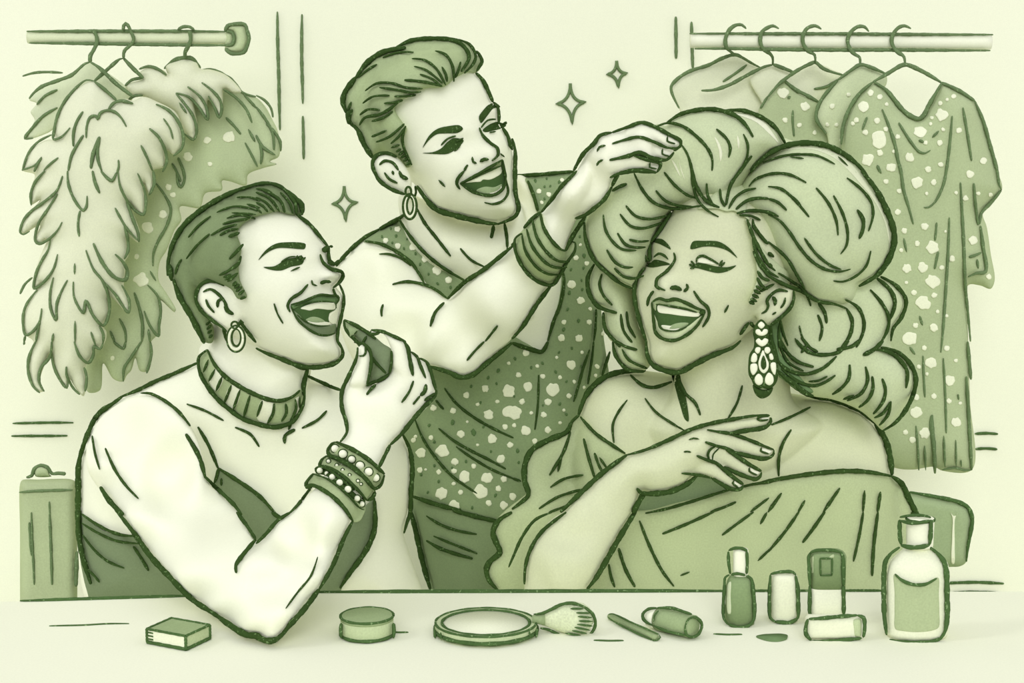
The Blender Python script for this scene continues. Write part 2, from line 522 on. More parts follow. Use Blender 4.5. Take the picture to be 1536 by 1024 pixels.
m.build('end_cap', [SAGEL, INKM], rail)

def hanger(text, d, x, y, label, group):
    hk = (DL if x == 0 else DR) - .016
    m = MB(); m.ink(text, None, lambda a, b_: hk + (d - hk) * min(1, max(0, (b_ - 70) / 24)), m=0)
    o = m.build('coat_hanger', [INKM]); tag(o, label, 'hanger', group); return o
LH = 'hangers on the left rail'
hanger('a0 6u 560 178 578 215 582 250 562 300 542 335 541 372; a0 5.5 541 372 510 382 430 450 350 482 250 520 200 560 175 592; a0 6 541 372 590 402 700 505 800 580', 2.86, 0, 0, 'leftmost hanger on the left rail, its arms spread over the pale feather wrap', LH)
hanger('a0 5u 740 185 742 155 755 140 775 165 790 200 803 235 790 265 752 298 742 320 742 352; a0 5.5 740 350 720 354 680 385 630 430 565 487; a0 6 742 350 800 412 860 468', 2.875, 0, 0, 'middle hanger on the left rail with a sharp peak at its hook', LH)
hanger('a0 5 1065 178 1095 162 1140 162 1168 182; a0 6u 1138 185 1144 240 1125 285 1110 315 1112 345; a0 6 985 412 1020 380 1060 355 1112 345 1150 350 1180 378 1203 408', 2.900, 0, 0, 'rightmost hanger on the left rail, topping the sage fur coat', LH)

# garments
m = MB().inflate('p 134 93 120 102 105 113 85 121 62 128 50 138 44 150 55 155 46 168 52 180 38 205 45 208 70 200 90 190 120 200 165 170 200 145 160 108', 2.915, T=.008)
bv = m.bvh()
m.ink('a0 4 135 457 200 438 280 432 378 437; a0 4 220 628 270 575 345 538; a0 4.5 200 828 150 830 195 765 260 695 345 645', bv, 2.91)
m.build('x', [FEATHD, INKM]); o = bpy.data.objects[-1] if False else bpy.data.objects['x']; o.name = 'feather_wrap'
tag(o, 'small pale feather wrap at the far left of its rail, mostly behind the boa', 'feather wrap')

m = MB().inflate('p 141 121 120 130 100 148 88 170 80 200 83 208 70 210 55 218 42 232 33 255 52 262 47 280 46 307 60 300 42 322 30 345 35 351 44 346 60 338 52 360 59 366 70 360 60 385 50 420 52 433 62 425 50 440 40 460 35 478 39 502 50 512 43 535 44 560 50 580 60 588 66 586 60 572 68 545 76 530 85 560 100 580 104 568 112 580 125 594 130 575 128 552 132 543 138 535 142 524 150 523 158 512 160 498 155 488 164 470 163 445 172 450 192 470 194 452 186 430 188 405 188 390 192 385 192 355 208 364 210 350 200 320 194 305 214 322 219 300 216 275 224 292 231 270 229 256 246 250 250 225 260 232 272 222 274 200 265 170 235 152 215 145 200 151 188 148 175 150',
                 2.86, T=.045, R=60)
bv = m.bvh()
m.ink('''a0 4.5 565 487 520 480 480 505 400 590 350 680 325 780 322 835 370 820 420 765
a0 4.5 440 878 440 800 460 730 498 668; a0 4.5 517 828 520 760 540 705 575 695 586 715 600 680 640 662 690 672 730 710 758 760
a0 5 650 660 680 620 730 605 800 622; a0 5 565 487 620 530 660 565 700 602; a0 4 310 808 230 850 170 920 135 1024
a0 3 130 1020 210 990 250 940; a0 4.5 410 1024 430 930 500 810; a0 6 545 1010 560 920 598 820; a0 5 598 820 585 900 588 960 610 1024; a0 3.5 262 1022 300 985 350 945; a0 3.5 710 958 712 1000 700 1040
a0 5 895 770 950 820 990 900 1000 970 975 1030; a0 4 845 870 880 940 915 1024; a0 5 935 625 1010 660 1070 730 1100 820 1090 890 1040 935; a0 3 980 710 1020 770 1038 835
a0 4 205 1030 225 985 250 945
a1 4.5 270 0 210 70 185 140 188 208; a1 4.5 375 30 340 120 260 190 190 240 140 300 122 370 140 382 178 362
a1 4.5 345 138 280 240 230 320 212 420 235 438 300 405 350 350 372 308; a1 4.5 405 0 410 80 450 180 500 238 518 215 522 150
a1 4 480 240 468 320 475 395; a1 5 555 0 570 70 598 135; a1 5 605 0 640 40 672 60 698 10; a1 4.5 708 0 720 90 770 190 820 245 860 262 875 200 865 110 825 15
a1 5 918 0 925 80 895 145; a1 5.5 760 185 790 270 830 380 833 428; a1 4 830 420 790 380 750 330 690 222
a1 5 745 330 765 400 768 480 745 530; a1 6 560 435 620 560 690 640 750 655 765 610 740 550 690 500
a1 4.5 302 405 290 470 250 540 215 620 205 705 260 670 320 590 345 500; a1 3 448 555 447 622; a1 4 120 740 150 680 195 640
a1 4.5 225 712 160 800 138 880 155 985 190 970 235 910 250 825; a1 4.5 320 640 300 740 305 830 335 895 340 800 370 720 405 655
a1 5 440 665 445 760 500 852 515 780 560 870 620 928 655 850 650 750 615 660 560 590 515 475; a1 4.5 615 660 690 740 770 850 775 780 730 685
a1 3.5 450 900 450 1030; a1 4.5 595 930 620 980 618 1030; a1 3.5 545 965 560 1010 575 1050; a1 4 240 900 225 970 215 1030; a1 3.5 320 975 312 1030; a1 4 152 990 143 1030
a2 5 215 0 175 90 170 180 200 270 240 308; a2 5 310 0 300 90 245 160 235 240 265 300; a2 4.5 310 60 320 140 360 230 400 278 410 235; a2 4.5 398 150 400 200 440 280 480 318
a2 4.5 505 155 520 220 510 300; a2 5 445 0 480 90 530 128 560 80 565 30 600 45 620 0; a2 4 142 20 148 0''', bv, 2.86)
o = m.build('feather_boa', [FEATH, INKM])
tag(o, 'long pale feather boa hanging in layered plumes at the left, nearest on its rail', 'feather boa')

m = MB().inflate('p 262 140 300 110 362 138 384 146 398 160 408 178 416 195 420 215 418 235 405 242 415 246 395 252 372 262 369 278 345 272 333 271 333 285 308 290 303 305 300 312 270 310 272 330 262 345 250 375 240 392 238 420 250 440 264 465 262 468 240 450 242 470 235 503 227 512 226 540 220 557 210 556 203 537 197 555 190 563 185 572 170 568 155 545 150 585 132 588 128 560 135 500 150 450 180 350 220 230', 2.95, T=.02, R=30)
bv = m.bvh()
m.flecks('a0', '1375,820,34 1242,842,22 1125,940,26 1260,985,15', bv, 2.93)
m.flecks('a1', '1010,98,19 1036,145,16 980,265,24 885,342,32 820,515,14 845,655,40', bv, 2.93)
m.flecks('a2', '675,102,14', bv, 2.93)
m.ink('''a0 4 1355 705 1400 750 1445 805; a0 3.5 1470 855 1510 930 1545 1000; a0 4 1490 775 1530 850; a0 4 1030 980 1060 1030 1085 1090; a0 4.5 1068 945 1100 1024 1108 1080
b0 4 0 572 50 600 90 650 102 705; b0 4.5 0 640 60 720 100 800 108 900; b0 4.5 60 740 110 790 145 850 148 908; b0 4.5 0 810 40 880 115 930; b0 4.5 20 850 35 920 28 985
a1 4.5 1060 0 1070 80 1085 98 1105 60 1105 0; a1 4.5 930 70 990 150 1025 230 1000 330 950 420 920 500 918 572; a1 5 805 730 840 840 855 930 850 1024
a1 4.5 885 685 945 750 965 840 955 920 950 990 900 930 865 840; a1 4 660 960 690 1030; a1 4 715 885 750 960 755 1030; a1 4 890 950 900 1030; a1 3 900 600 935 660
a2 4.5 680 0 740 42 752 0; a2 4.5 848 0 790 90 745 160 740 240; a2 4.5 902 0 908 80 880 190''', bv, 2.93)
m.ink('''a0 4.5 1200 425 1260 415 1330 440 1400 490 1452 552; a0 4 1330 440 1390 475 1450 552 1536 580; a0 4 1460 562 1540 650''', bv, 2.93)
coat = thing('fur_coat', P(290, 580, 2.93), 'sage fur coat with cream flecks behind the long feather boa', 'coat')
m.build('coat_body', [COAT, INKM, FLECK], coat)
m = MB().inflate('p 213 118 209 110 222 101 245 105 252 112 248 100 265 89 279 86 295 92 301 103 315 104 340 113 362 138 350 140 337 134 334 155 331 177 320 160 312 150 311 180 298 165 290 150 296 190 290 209 278 200 265 170 235 155 215 145 200 145 188 128', 2.90, T=.03, R=30)
bv = m.bvh()
m.ink('''a0 4.5 1055 560 1110 625 1160 700 1180 790 1160 838 1105 800; a0 3.5 1075 615 1120 680; a0 4.5 1055 558 1130 580 1190 640 1245 718 1240 650 1200 580 1125 520
a0 4.5 1210 495 1270 540 1320 600 1330 660 1315 705 1290 650 1250 575; a0 4.5 1340 535 1420 590 1480 660 1512 738
a0 4.5 835 415 890 398 950 415 1000 452; a0 4.5 750 515 790 480 860 467; a0 4 770 598 810 575 858 572''', bv, 2.90)
m.build('fur_collar', [FEATH, INKM], coat)

# ================================================================ right clothes rail
DR = 2.885
m = MB(); px_tube(m, 1036, 61, 1486, 63.5, 10.5, DR)
m.ink('c0 5 1065 202 1300 201 1536 202 1700 202 2000 203 2400 206 2886 208; c0 5.5 1095 292 1300 292 1536 296 1900 300 2300 300 2600 302 2870 303', None, DR - .01, m=1)
o = m.build('clothes_rail', [PAPER, INKM]); tag(o, 'long clothes rail at the upper right carrying five gowns', 'clothes rail')
RH = 'hangers on the right rail'
hanger('c0 6 1405 172 1380 150 1340 152 1300 185 1280 240 1290 290 1340 328; c0 5.5 1003 650 960 560 955 520 985 480 1060 430 1180 390 1260 350 1340 328 1390 350 1440 380 1490 405', 2.934, 1, 0, 'leftmost hanger on the right rail, over the palest gown', RH)
hanger('d0 6 65 172 30 155 0 165 -35 190 -47 240 -32 290 10 320 28 345 28 388; d0 5.5 28 388 -20 400 -75 425 -150 465 -230 508 -330 540 -400 543; d0 5.5 28 385 90 408 150 432', 2.912, 1, 0, 'second hanger from the left on the right rail', RH)
hanger('d0 6 320 175 285 155 235 170 208 220 215 270 240 305 280 330 283 375; d0 5.5 0 580 60 510 95 480 180 420 260 380 283 373 330 410 400 437 450 450', 2.888, 1, 0, 'third hanger from the left on the right rail, at the middle', RH)
hanger('d0 6 605 190 580 162 540 160 495 195 478 240 490 290 520 325 550 345 552 390; d0 5.5 420 480 500 420 555 388 620 405 705 442', 2.866, 1, 0, 'fourth hanger from the left on the right rail', RH)
hanger('d0 6 858 172 820 155 780 168 745 220 745 265 775 310 815 340 822 390; d0 6.5 630 492 720 440 800 393 830 388 930 430 1040 495', 2.838, 1, 0, 'rightmost hanger on the right rail, over the large spotted gown', RH)
m = MB().inflate('p 1018 161 1009 145 1007 131 1014 120 1033 107 1063 97 1083 88 1103 82 1122 92 1140 101 1160 108 1185 105 1190 160 1180 300 1175 420 1060 425 1045 300 1030 210', 2.948, T=.010, R=30)
bv = m.bvh(); m.ink('c0 4 1265 490 1340 440 1410 388', bv, 2.948)
o = m.build('hanging_blouse', [GOWNL, INKM]); tag(o, 'pale plain garment with a rounded shoulder, leftmost on the right rail', 'blouse', 'garments on the right rail')
m = MB().inflate('p 1125 118 1145 101 1159 97 1172 102 1190 108 1225 96 1250 105 1265 113 1240 140 1228 155 1215 200 1215 420 1175 430 1160 220 1145 160', 2.925, T=.009, R=30)
bv = m.bvh(); m.ink('d0 4.5 275 533 350 520 400 492 430 470', bv, 2.925)
o = m.build('hanging_blouse', [GOWNL, INKM]); tag(o, 'pale garment seen through the neckline of a spotted gown, second on the right rail', 'blouse', 'garments on the right rail')
m = MB().inflate('p 1138 166 1150 146 1175 121 1197 140 1228 153 1250 170 1270 200 1290 300 1300 540 1200 545 1180 400 1160 280 1148 220', 2.902, T=.010, R=35)
bv = m.bvh(); m.flecks('d0', '90,560,32 222,640,26 102,720,16 188,750,14 280,795,13 430,900,14', bv, 2.902)
m.ink('d0 5.5 95 480 170 540 240 575 305 612; d0 3.5 150 660 148 720 157 818; d0 4 -45 650 -10 590 0 575; d0 4 118 590 135 578', bv, 2.902)
o = m.build('spotted_gown', [GOWN, INKM, FLECK]); tag(o, 'spotted gown third on the right rail, its straight neckline behind the big hairdo', 'gown', 'garments on the right rail')
m = MB().inflate('p 1240 202 1230 188 1224 178 1227 160 1237 143 1257 120 1275 107 1291 98 1307 101 1328 110 1330 125 1305 160 1305 300 1315 600 1255 600 1250 400 1245 280', 2.878, T=.010, R=30)
bv = m.bvh(); m.flecks('d0', '385,637,17 355,748,13 410,750,13 483,570,13 530,720,12 440,840,10', bv, 2.878)
m.ink('d0 5.5 350 803 290 712 300 640 340 570 420 482', bv, 2.878)
o = m.build('spotted_gown', [mat('rack_gown_light', '#CCD8AE', .05, 6, .03), INKM, FLECK]); tag(o, 'lighter spotted gown fourth on the right rail, tucked behind the large one', 'gown', 'garments on the right rail')
m = MB().inflate('p 1262 216 1264 190 1275 162 1290 140 1311 123 1330 136 1352 163 1366 174 1378 178 1392 161 1402 143 1413 124 1440 136 1462 151 1475 180 1484 215 1496 256 1503 284 1484 305 1474 320 1480 340 1486 380 1492 420 1486 433 1470 428 1452 428 1452 500 1455 600 1458 704 1415 706 1400 700 1370 704 1345 702 1320 690 1300 600 1280 450 1270 300',
                 2.852, T=.045, R=55, back=.25)
bv = m.bvh()
m.flecks('d0', '''570,637,32 615,557,18 672,582,16 712,625,12 1115,577,14 1075,598,11 1032,620,14 1042,690,34 983,706,11 975,743,12 1050,777,12 912,792,35 655,725,17 708,775,15 585,793,17
 530,720,16 510,740,12 668,838,46 778,820,15 1145,782,17 1030,857,17 945,855,13 755,910,12 672,915,18 848,945,27 600,958,35 740,1005,27 960,1015,18 1035,987,16 1292,965,20''', bv, 2.852)
m.flecks('d1', '''895,72,33 995,70,17 708,65,16 787,122,15 952,138,11 1130,132,12 1262,137,13 1185,165,16 1212,22,23 1335,145,13 778,248,18 940,335,22 818,360,16 1065,365,9 895,437,16 985,460,36
 797,478,13 1230,415,27 1105,528,18 835,585,26 927,580,29 1042,580,15 988,663,39 875,730,16 998,747,17 930,795,40 1018,845,13 830,672,11 1072,870,11 885,928,16 995,942,24 850,1005,40 1325,635,16 560,960,16''', bv, 2.852)
m.flecks('d2', '''938,38,15 1072,40,16 977,128,32 1128,115,12 905,152,13 953,195,11 1092,235,30 890,335,17 995,328,17 1085,358,15 1153,370,11 890,425,32 1128,485,28 940,550,31 825,545,15 868,590,19''', bv, 2.852)
m.ink('''d0 7 635 492 710 540 760 600 800 650 850 692 905 712 935 690 960 640 1000 570 1045 495
d0 6 440 865 450 760 490 650 550 560 630 492; d0 5.5 1040 495 1150 545 1240 605; d0 5.5 1240 605 1290 720 1330 860 1375 1024 1388 1110 1402 1140
d0 5 685 655 720 740 760 860 780 960 797 1024 815 1144 845 1244 872 1345; d0 4 785 735 850 840 910 912 945 918 975 900; d0 3.5 595 700 580 740 565 780; d0 4.5 1105 695 1095 820 1070 1024 1050 1114 1000 1214 960 1244 935 1244
d0 4 1170 645 1200 820 1222 965; d0 3.5 985 825 1025 785; d0 4 905 840 935 852; d0 4 655 990 670 1024 680 1040
d1 5.5 1400 115 1365 160 1330 200 1280 255 1270 320; d1 5 1155 70 1165 250 1175 450 1185 700 1200 860 1215 1024; d1 4.5 1235 75 1245 200 1262 325
d1 3.5 1012 310 1008 360 1002 420; d1 4 1022 485 1010 540 1000 590; d1 4.5 1088 280 1080 500 1065 750 1045 1020 1037 1090; d1 3.5 815 405 832 487; d1 4.5 1205 518 1240 508 1280 490; d1 4 1255 530 1262 587; d1 3.5 910 870 928 928
d1 5.5 1275 330 1290 450 1305 605 1250 615 1200 637
d2 5.5 1198 0 1208 120 1218 228; d2 5.5 1190 210 1205 450 1222 770; d2 4 1045 770 1120 758 1180 772 1222 770; d2 3.5 930 85 935 220 942 335; d2 3.5 1052 100 1065 350 1070 550; d2 3.5 1055 565 1062 755; d2 3 1127 590 1130 755
d2 6.5 985 440 985 520 995 620 1002 790; d2 4 978 445 976 520 985 600; d2 3.5 888 505 900 650 905 772; d2 3.5 940 625 946 772; d2 3.5 850 32 882 78; d2 3 1140 315 1145 350; d2 2.5 1158 710 1160 752''', bv, 2.852)
o = m.build('spotted_gown', [GOWN, INKM, FLECK]); tag(o, 'large short-sleeved spotted gown with a scooped neck, rightmost on the right rail', 'gown', 'garments on the right rail')

# ================================================================ suitcase and chair at the sides
m = MB(); D_ = 2.75
m.inflate('p 30 726 33 720 60 719 80 718 108 719 114 724 115 760 116 830 116 900 115 1280 110 1290 36 1290 31 1280 30 900 30 800', D_, T=.07, R=10)
bv = m.bvh()
m.ink('a2 4.5 115 905 200 898 320 893 437 890; a2 3 295 960 298 1024 298 1060; a3 4 188 0 192 150 200 300 205 435; a3 4.5 297 0 305 200 312 435; a3 4 175 60 182 180 188 260; a3 7 462 235 458 350 456 445', bv, D_)
sc = thing('wardrobe_trunk', P(72, 1290, D_), 'tall sage trunk with an arched top handle, behind the lower left person', 'trunk')
m.build('trunk_body', [CASE, INKM], sc)
m = MB(); m.inflate('a2 212 808 208 780 225 755 250 750 285 765 300 800 310 808', D_, T=.01)
m.ink('a2 5.5u 160 815 190 805 205 765 245 742 285 755 312 792 350 790 395 794', None, D_)
m.build('handle', [CASE, INKM], sc)

D_ = 2.62
ch = thing('chair', P(1400, 1330, D_), 'rounded sage chair back at the right edge behind the woman with big hair', 'chair')
m = MB().inflate('p 1340 737 1362 737 1402 744 1440 752 1452 759 1458 772 1458 795 1453 825 1449 843 1440 849 1425 850 1390 852 1340 852', D_, T=.03, R=16)
bv = m.bvh()
m.ink('d2 6.5 850 903 1000 930 1100 950 1150 965 1200 995 1218 1030 1226 1070 1215 1150 1200 1230 1190 1320', bv, D_)
m.build('backrest', [CHAIR, INKF], ch)
m = MB().shell('d3 1095 0 1110 20 1128 20 1138 0 1122 40 1120 200 1116 310 1104 310 1104 150 1106 30', bv, D_, lift=.002, mode='thick', thick=.004)  # light rung on the backrest, its highlight painted as a cream strip
m.build('rung_highlight', [CREAM], ch)
for px in (1352, 1386):
    m = MB(); px_tube(m, px, 845, px, 1330, 9, D_, n=14); m.build('leg', [CHAIR], ch)
# ================================================================ person, lower left
LBl = (P(360, 1300, 2.3).x, 2.3, 0.0)
L = thing('person', LBl, 'laughing person at the left with dark slicked hair, striped choker and lip pencil raised', 'person', 'the three laughing people')
dHead = 2.2
raw_head = MB().inflate('p 444 320 456 328 464 336 473 345 481 357 491 370 496 381 497 392 505 400 513 406 515 411 509 422 504 430 512 440 516 448 514 458 511 476 508 492 507 504 512 520 513 532 508 541 495 548 475 550 455 549 430 542 405 532 380 517 340 500 318 480 300 440 285 400 290 345 340 305 400 292',
    dHead, T=.085, R=80, bumps=[(500, 408, 16, 16, .010), (480, 385, 14, 10, -.002), (430, 372, 30, 10, .004), (395, 430, 40, 30, .006), (480, 525, 26, 18, .008), (465, 468, 26, 20, -.004), (425, 402, 26, 10, -.003)])
raw_ear = MB().inflate('a1 1250 662 1300 672 1345 690 1400 730 1435 790 1442 850 1432 925 1385 955 1330 935 1260 880 1205 820 1180 760 1195 695', 2.135, T=.016)
raw_torso = MB().inflate('p 300 520 330 500 400 500 466 545 464 563 490 575 512 585 560 595 590 615 604 652 616 690 618 737 606 798 614 828 624 858 634 888 630 940 560 940 200 940 133 905 120 860 117 800 117 702 122 672 135 642 150 617 182 594 207 583 232 571 262 558 296 543',
    2.3, T=.10, R=95, bumps=[(420, 640, 60, 30, .006)])
raw_neck = MB().inflate('p 318 482 350 480 440 530 468 540 466 560 458 600 455 640 440 660 400 665 350 645 315 600 299 556 306 534 316 510', 2.24, T=.06)
armD = [(160, 640, 2.22), (150, 720, 2.16), (250, 700, 2.16), (320, 740, 2.08), (200, 800, 2.04), (287, 898, 1.90), (325, 923, 1.85), (385, 954, 1.80), (405, 962, 1.785), (434, 938, 1.79), (400, 860, 1.86), (480, 883, 1.82), (500, 800, 1.88), (440, 800, 1.93), (540, 720, 1.94), (580, 620, 1.98), (560, 540, 2.0), (630, 600, 2.0)]
raw_arm = MB().inflate('p 170 610 215 592 250 600 276 625 295 655 306 690 312 722 330 740 350 757 368 780 384 812 399 800 416 783 434 768 446 757 470 735 500 700 570 700 560 735 529 780 516 808 499 848 479 883 456 913 436 938 424 953 413 961 404 962 394 957 384 953 365 947 345 937 325 923 306 910 287 897 250 862 225 832 200 798 175 762 150 735 130 700 135 650',
    armD, T=.042, R=52, back=.55)
raw_hand = MB().inflate('b2 460 660 515 600 547 545 541 480 516 400 516 300 560 200 605 90 640 150 690 190 665 262 700 262 760 225 800 190 812 120 880 60 930 90 980 120 1030 150 1060 210 1082 300 1060 360 960 460 880 550 800 622 740 755 700 810', armD, T=.020, R=34)
raw_hand.inflate('b2 600 130 604 80 612 35 640 14 668 25 685 50 692 112 680 180 664 262 600 280 560 260', 1.975, T=.012, R=16)
raw_hand.inflate('b2 760 -45 690 -45 680 -62 695 -68 740 -62 800 -44 860 -20 895 5 925 80 945 200 900 240 820 150 812 60 800 20', 1.985, T=.011, R=12)
raw_hand.inflate('b2 880 20 920 58 955 70 985 130 1015 215 960 260 920 160', 1.99, T=.012, R=10)
raw_hand.inflate('b2 940 60 980 98 1010 115 1035 145 1060 210 1084 300 1040 340 1000 240 960 140', 2.0, T=.012, R=10)
full = MB()
for q in (raw_head, raw_ear, raw_neck, raw_torso, raw_arm, raw_hand): full.add(q.v, q.f)
full = remeshed(full, .003, 3)
bL = full.bvh()
bLt = MB(); 
for q in (raw_torso, raw_neck): bLt.add(q.v, q.f)
bLt = bLt.bvh(); bLh = raw_head.bvh(); bLa = MB(); bLa.add(raw_arm.v, raw_arm.f); bLa.add(raw_hand.v, raw_hand.f); bLa = bLa.bvh()
full.ink('''b1 6 240 260 320 320 380 390 432 455; b1 6 385 500 400 545 450 588 515 608 522 630 500 670 462 702; b1 6 435 455 442 540 475 560; b1 9 402 486 418 468 440 456; b1 4 440 452 462 456; b1 5 440 500 438 545; b1 6 430 545 470 560 498 536
b1 3 335 655 340 680 368 690; b1 6 385 676 420 664 450 668; b1 5 312 680 270 730 210 770 190 810 205 848; b1 3 108 795 130 860 163 917
b1 5.5 500 680 525 740 525 800 510 880 492 960 490 1024 515 1064 522 1100; b1 4 462 705 475 740 495 762
a1 6 1440 905 1470 945 1500 985 1536 1030; b2 7.5 0 40 50 65 160 108 240 140 330 155 430 145 490 120 520 80 515 40 495 0
a1 6 1345 690 1300 668 1245 662 1195 695 1175 765 1205 835 1270 895 1335 940 1360 965; a1 5 1218 728 1260 710 1310 740 1350 790 1362 830 1395 860; a1 5 1305 820 1310 780 1345 765; a1 4 1235 770 1250 810 1287 852; a1 7 1352 805 1366 840 1402 860; a1 6 1340 950 1355 1000 1365 1024
a1 5 1435 930 1445 900 1460 925
b2 7.5 312 160 300 200 285 270 290 330; b2 6 215 130 270 160 300 168; b2 6 305 205 400 248 460 275 512 292; b2 4.5 425 415 370 470 275 520; b2 6 172 612 175 565 235 528; b2 4.5 210 490 195 530
a2 6.5 1185 128 1050 190 930 240 830 290 730 330; a2 8 735 328 680 370 600 425 560 480 520 570 490 660 474 740; a2 9.5 490 640 470 760 470 900 468 1024 475 1120 475 1230
a2 5.5 845 310 900 312 980 350 1060 410 1110 465 1142 508; a2 4 1120 375 1230 415 1342 475; a2 4.5 1410 515 1500 555 1536 600 1555 632; a2 5.5 1187 512 1250 620 1308 760; a2 7.5 1115 555 1190 680 1220 770 1232 820
a2 6.5 1228 808 1290 870 1400 975 1450 1040; a2 4 553 565 570 670 598 768; a2 5 632 640 690 770 760 870 830 942
a2 8 602 872 660 960 740 1040; a3 9 690 -20 800 120 900 260 1000 370 1150 520 1300 620 1400 690; a3 11 1300 620 1430 710 1490 738 1536 740 1570 760 1610 772 1660 760 1710 715
b3 9 150 745 200 680 290 580 380 460; b3 7 380 460 460 320 530 150 582 50
b3 3.5 370 268 330 380 250 480 178 578; b3 6 208 0 130 50 60 130 0 188; b2 5 335 868 250 980 200 1030; a3 6 1420 0 1480 80 1534 160; a3 7 1534 165 1450 265 1415 320 1418 365
b2 7.5 878 555 920 640 938 760 930 900 925 1024 905 1090 888 1150''', bL, 2.2, m=1)
full.ink('''b2 6.5 505 602 545 545 540 480 516 400 516 300 560 200 605 90 610 35; b2 5.5 590 5 640 12 680 50 692 110 682 190 665 262; b2 6 663 268 690 250 750 228 800 195; b2 5 663 320 690 285 720 258
b2 3.5 655 28 658 65 645 85 615 86; b1 4.5 690 958 685 975 715 980 745 970; b1 5.5 690 955 760 965 820 990 900 1026; b2 6.5 885 -5 912 40 920 90 942 205; b2 5 930 62 965 90 985 140 1018 220; b2 5.5 980 100 1020 120 1045 170 1062 230 1082 300
b2 4 945 235 920 300 873 367; b2 6 1020 255 1012 300 985 325; b2 4 985 325 965 350 942 378; b2 7 1082 290 1075 325 1010 390 940 470 870 558 805 620; b2 5 1075 310 1030 340 1010 355; b2 6 805 620 770 690 737 757; b2 4.5 812 55 814 120 800 195''', bLa, 2.0, m=1)
full.build('body', [SKIN, INK], L)

# hair
m = MB().shell('p 455 320 455 308 447 296 430 285 408 277 384 275 358 282 330 294 300 314 275 338 260 366 254 395 253 415 262 425 272 452 290 482 306 512 318 514 320 490 300 462 293 448 297 430 312 421 330 425 347 434 357 448 370 446 360 420 358 400 362 372 356 350 362 338 384 325 400 321 416 317 437 322',
    bLh, dHead, lift=.008, T=.022, R=26)
bv = m.bvh()
m.ink('''a1 8 1536 85 1430 115 1320 165 1200 240 1100 330 1040 430 1010 540 1005 630; a1 6 1440 112 1536 82 1620 76 1690 100 1740 150 1770 200; a1 6 1690 100 1770 160 1800 200 1812 260 1780 262
a1 9 1040 650 1080 760 1150 880 1225 1034; a1 8 1018 560 1028 660; a1 4 1090 530 1068 565 1050 622; a1 3.5 1300 250 1400 215 1500 225 1545 243; a1 3.5 1390 252 1536 262; a1 3.5 1360 285 1440 265 1536 290; a1 3.5 1400 300 1500 285; a1 4 1335 320 1420 298 1485 292; a1 4 1265 388 1340 345 1422 322
a1 4 1130 400 1190 330 1265 272; a1 4 1118 528 1180 450 1258 378; a1 4 1318 388 1380 355 1432 350; a1 6 1370 395 1438 372; a1 5 1375 530 1415 490 1460 440; a1 4.5 1390 590 1430 560 1446 510; a1 4.5 1315 627 1370 600 1442 545
a1 4.5 1340 640 1392 622; a1 3.5 1420 160 1500 160 1560 180; a1 4 1480 200 1560 222; a1 5 1350 655 1392 625; a1 5.5 1365 665 1428 612; a1 5 1395 692 1422 662; a1 5 1405 705 1437 680; a1 4.5 1415 725 1452 695; a1 4.5 1430 745 1467 715; a1 4 1440 770 1477 755
a1 4 1235 925 1262 902; a1 4 1240 952 1268 925; a1 4 1245 975 1272 955; a1 4 1252 1003 1277 983
b1 4.5 0 130 80 165 120 210 142 248; b1 4 0 160 60 190 110 248; b1 4 0 190 40 210 72 248; b1 5 40 115 130 165 158 200 172 252; b1 4 145 130 200 190 222 258; b1 8 240 168 275 205 278 255; b1 6 200 150 235 195 240 258; b1 4 0 108 70 120 130 165; b1 3.5 0 222 35 255''', bv, dHead)
m.build('hair', [HAIRL, INK], L)

# face parts
def decal(name, spec, bvh, d, mats_, parent, lift=.0012, thick=.0016, extra=None, T_=.0006):
    mm = MB().shell(spec, bvh, d, lift, T=T_, mode='thick', thick=thick, grid=None, bstep=2)
    if extra: mm.ink(extra, bvh, d, m=1, lift=lift)
    return mm.build(name, mats_, parent)
bLhh = bLh
decal('eyebrow', 'b1 15 535 60 475 120 437 200 428 280 432 298 440 292 468 265 470 200 464 130 464 70 490', bLhh, dHead, [INK], L)
mm = MB().shell('b1 45 578 110 572 180 532 240 518 272 508 288 528 278 558 210 576 150 598 90 594', bLhh, dHead, .0012, mode='thick', bstep=2)
mm.ink('b1 3.5 240 530 250 507; b1 3.5 260 532 275 507; b1 3.5 270 545 298 518; b1 3 208 602 265 577; b1 2.5 150 548 200 518 240 514', bLhh, dHead, m=0, lift=.0005)
mm.build('eyelash', [INK], L)
decal('mouth', 'b1 210 808 300 784 380 768 470 770 482 800 478 830 440 858 440 905 380 925 300 905 255 870', bLhh, dHead, [MOUTH], L, lift=.0012)
decal('tongue', 'b1 298 895 335 876 380 882 415 905 350 912', bLhh, dHead, [TONG], L, lift=.0022)
mm = MB().shell('b1 268 826 330 797 420 786 468 790 475 828 440 834 400 830 360 828 325 838 300 834', bLhh, dHead, .0024, mode='thick', bstep=2)
mm.shell('b1 308 902 380 904 436 910 446 920 420 929 360 926', bLhh, dHead, .0024, mode='thick', bstep=2)
mm.shell('b1 438 870 455 852 484 835 488 860 488 880 480 925 440 905', bLhh, dHead, .0016, mode='thick', bstep=2)
mm.build('teeth', [WHITE], L)
mm = MB().shell('b1 208 804 290 782 380 745 440 748 490 752 496 775 478 800 466 790 400 783 330 792 250 818 215 835', bLhh, dHead, .0028, T=.002, mode='thick', bstep=2)
mm.shell('b1 216 832 255 860 300 904 350 928 400 934 450 926 478 918 484 950 470 978 430 987 380 980 300 935 240 885', bLhh, dHead, .0028, T=.002, mode='thick', bstep=2, m=2)
mm.ink('b1 4 208 804 290 780 380 745 440 748 490 752 497 775 480 800 482 825; b1 4 210 812 245 885 300 940 380 984 440 986 478 972; b1 2.5 225 812 300 796 400 784 468 790; b1 2.5 245 862 300 906 370 930 445 928', bLhh, dHead, lift=.003)
mm.build('lips', [LIP, INK, DARKG], L)

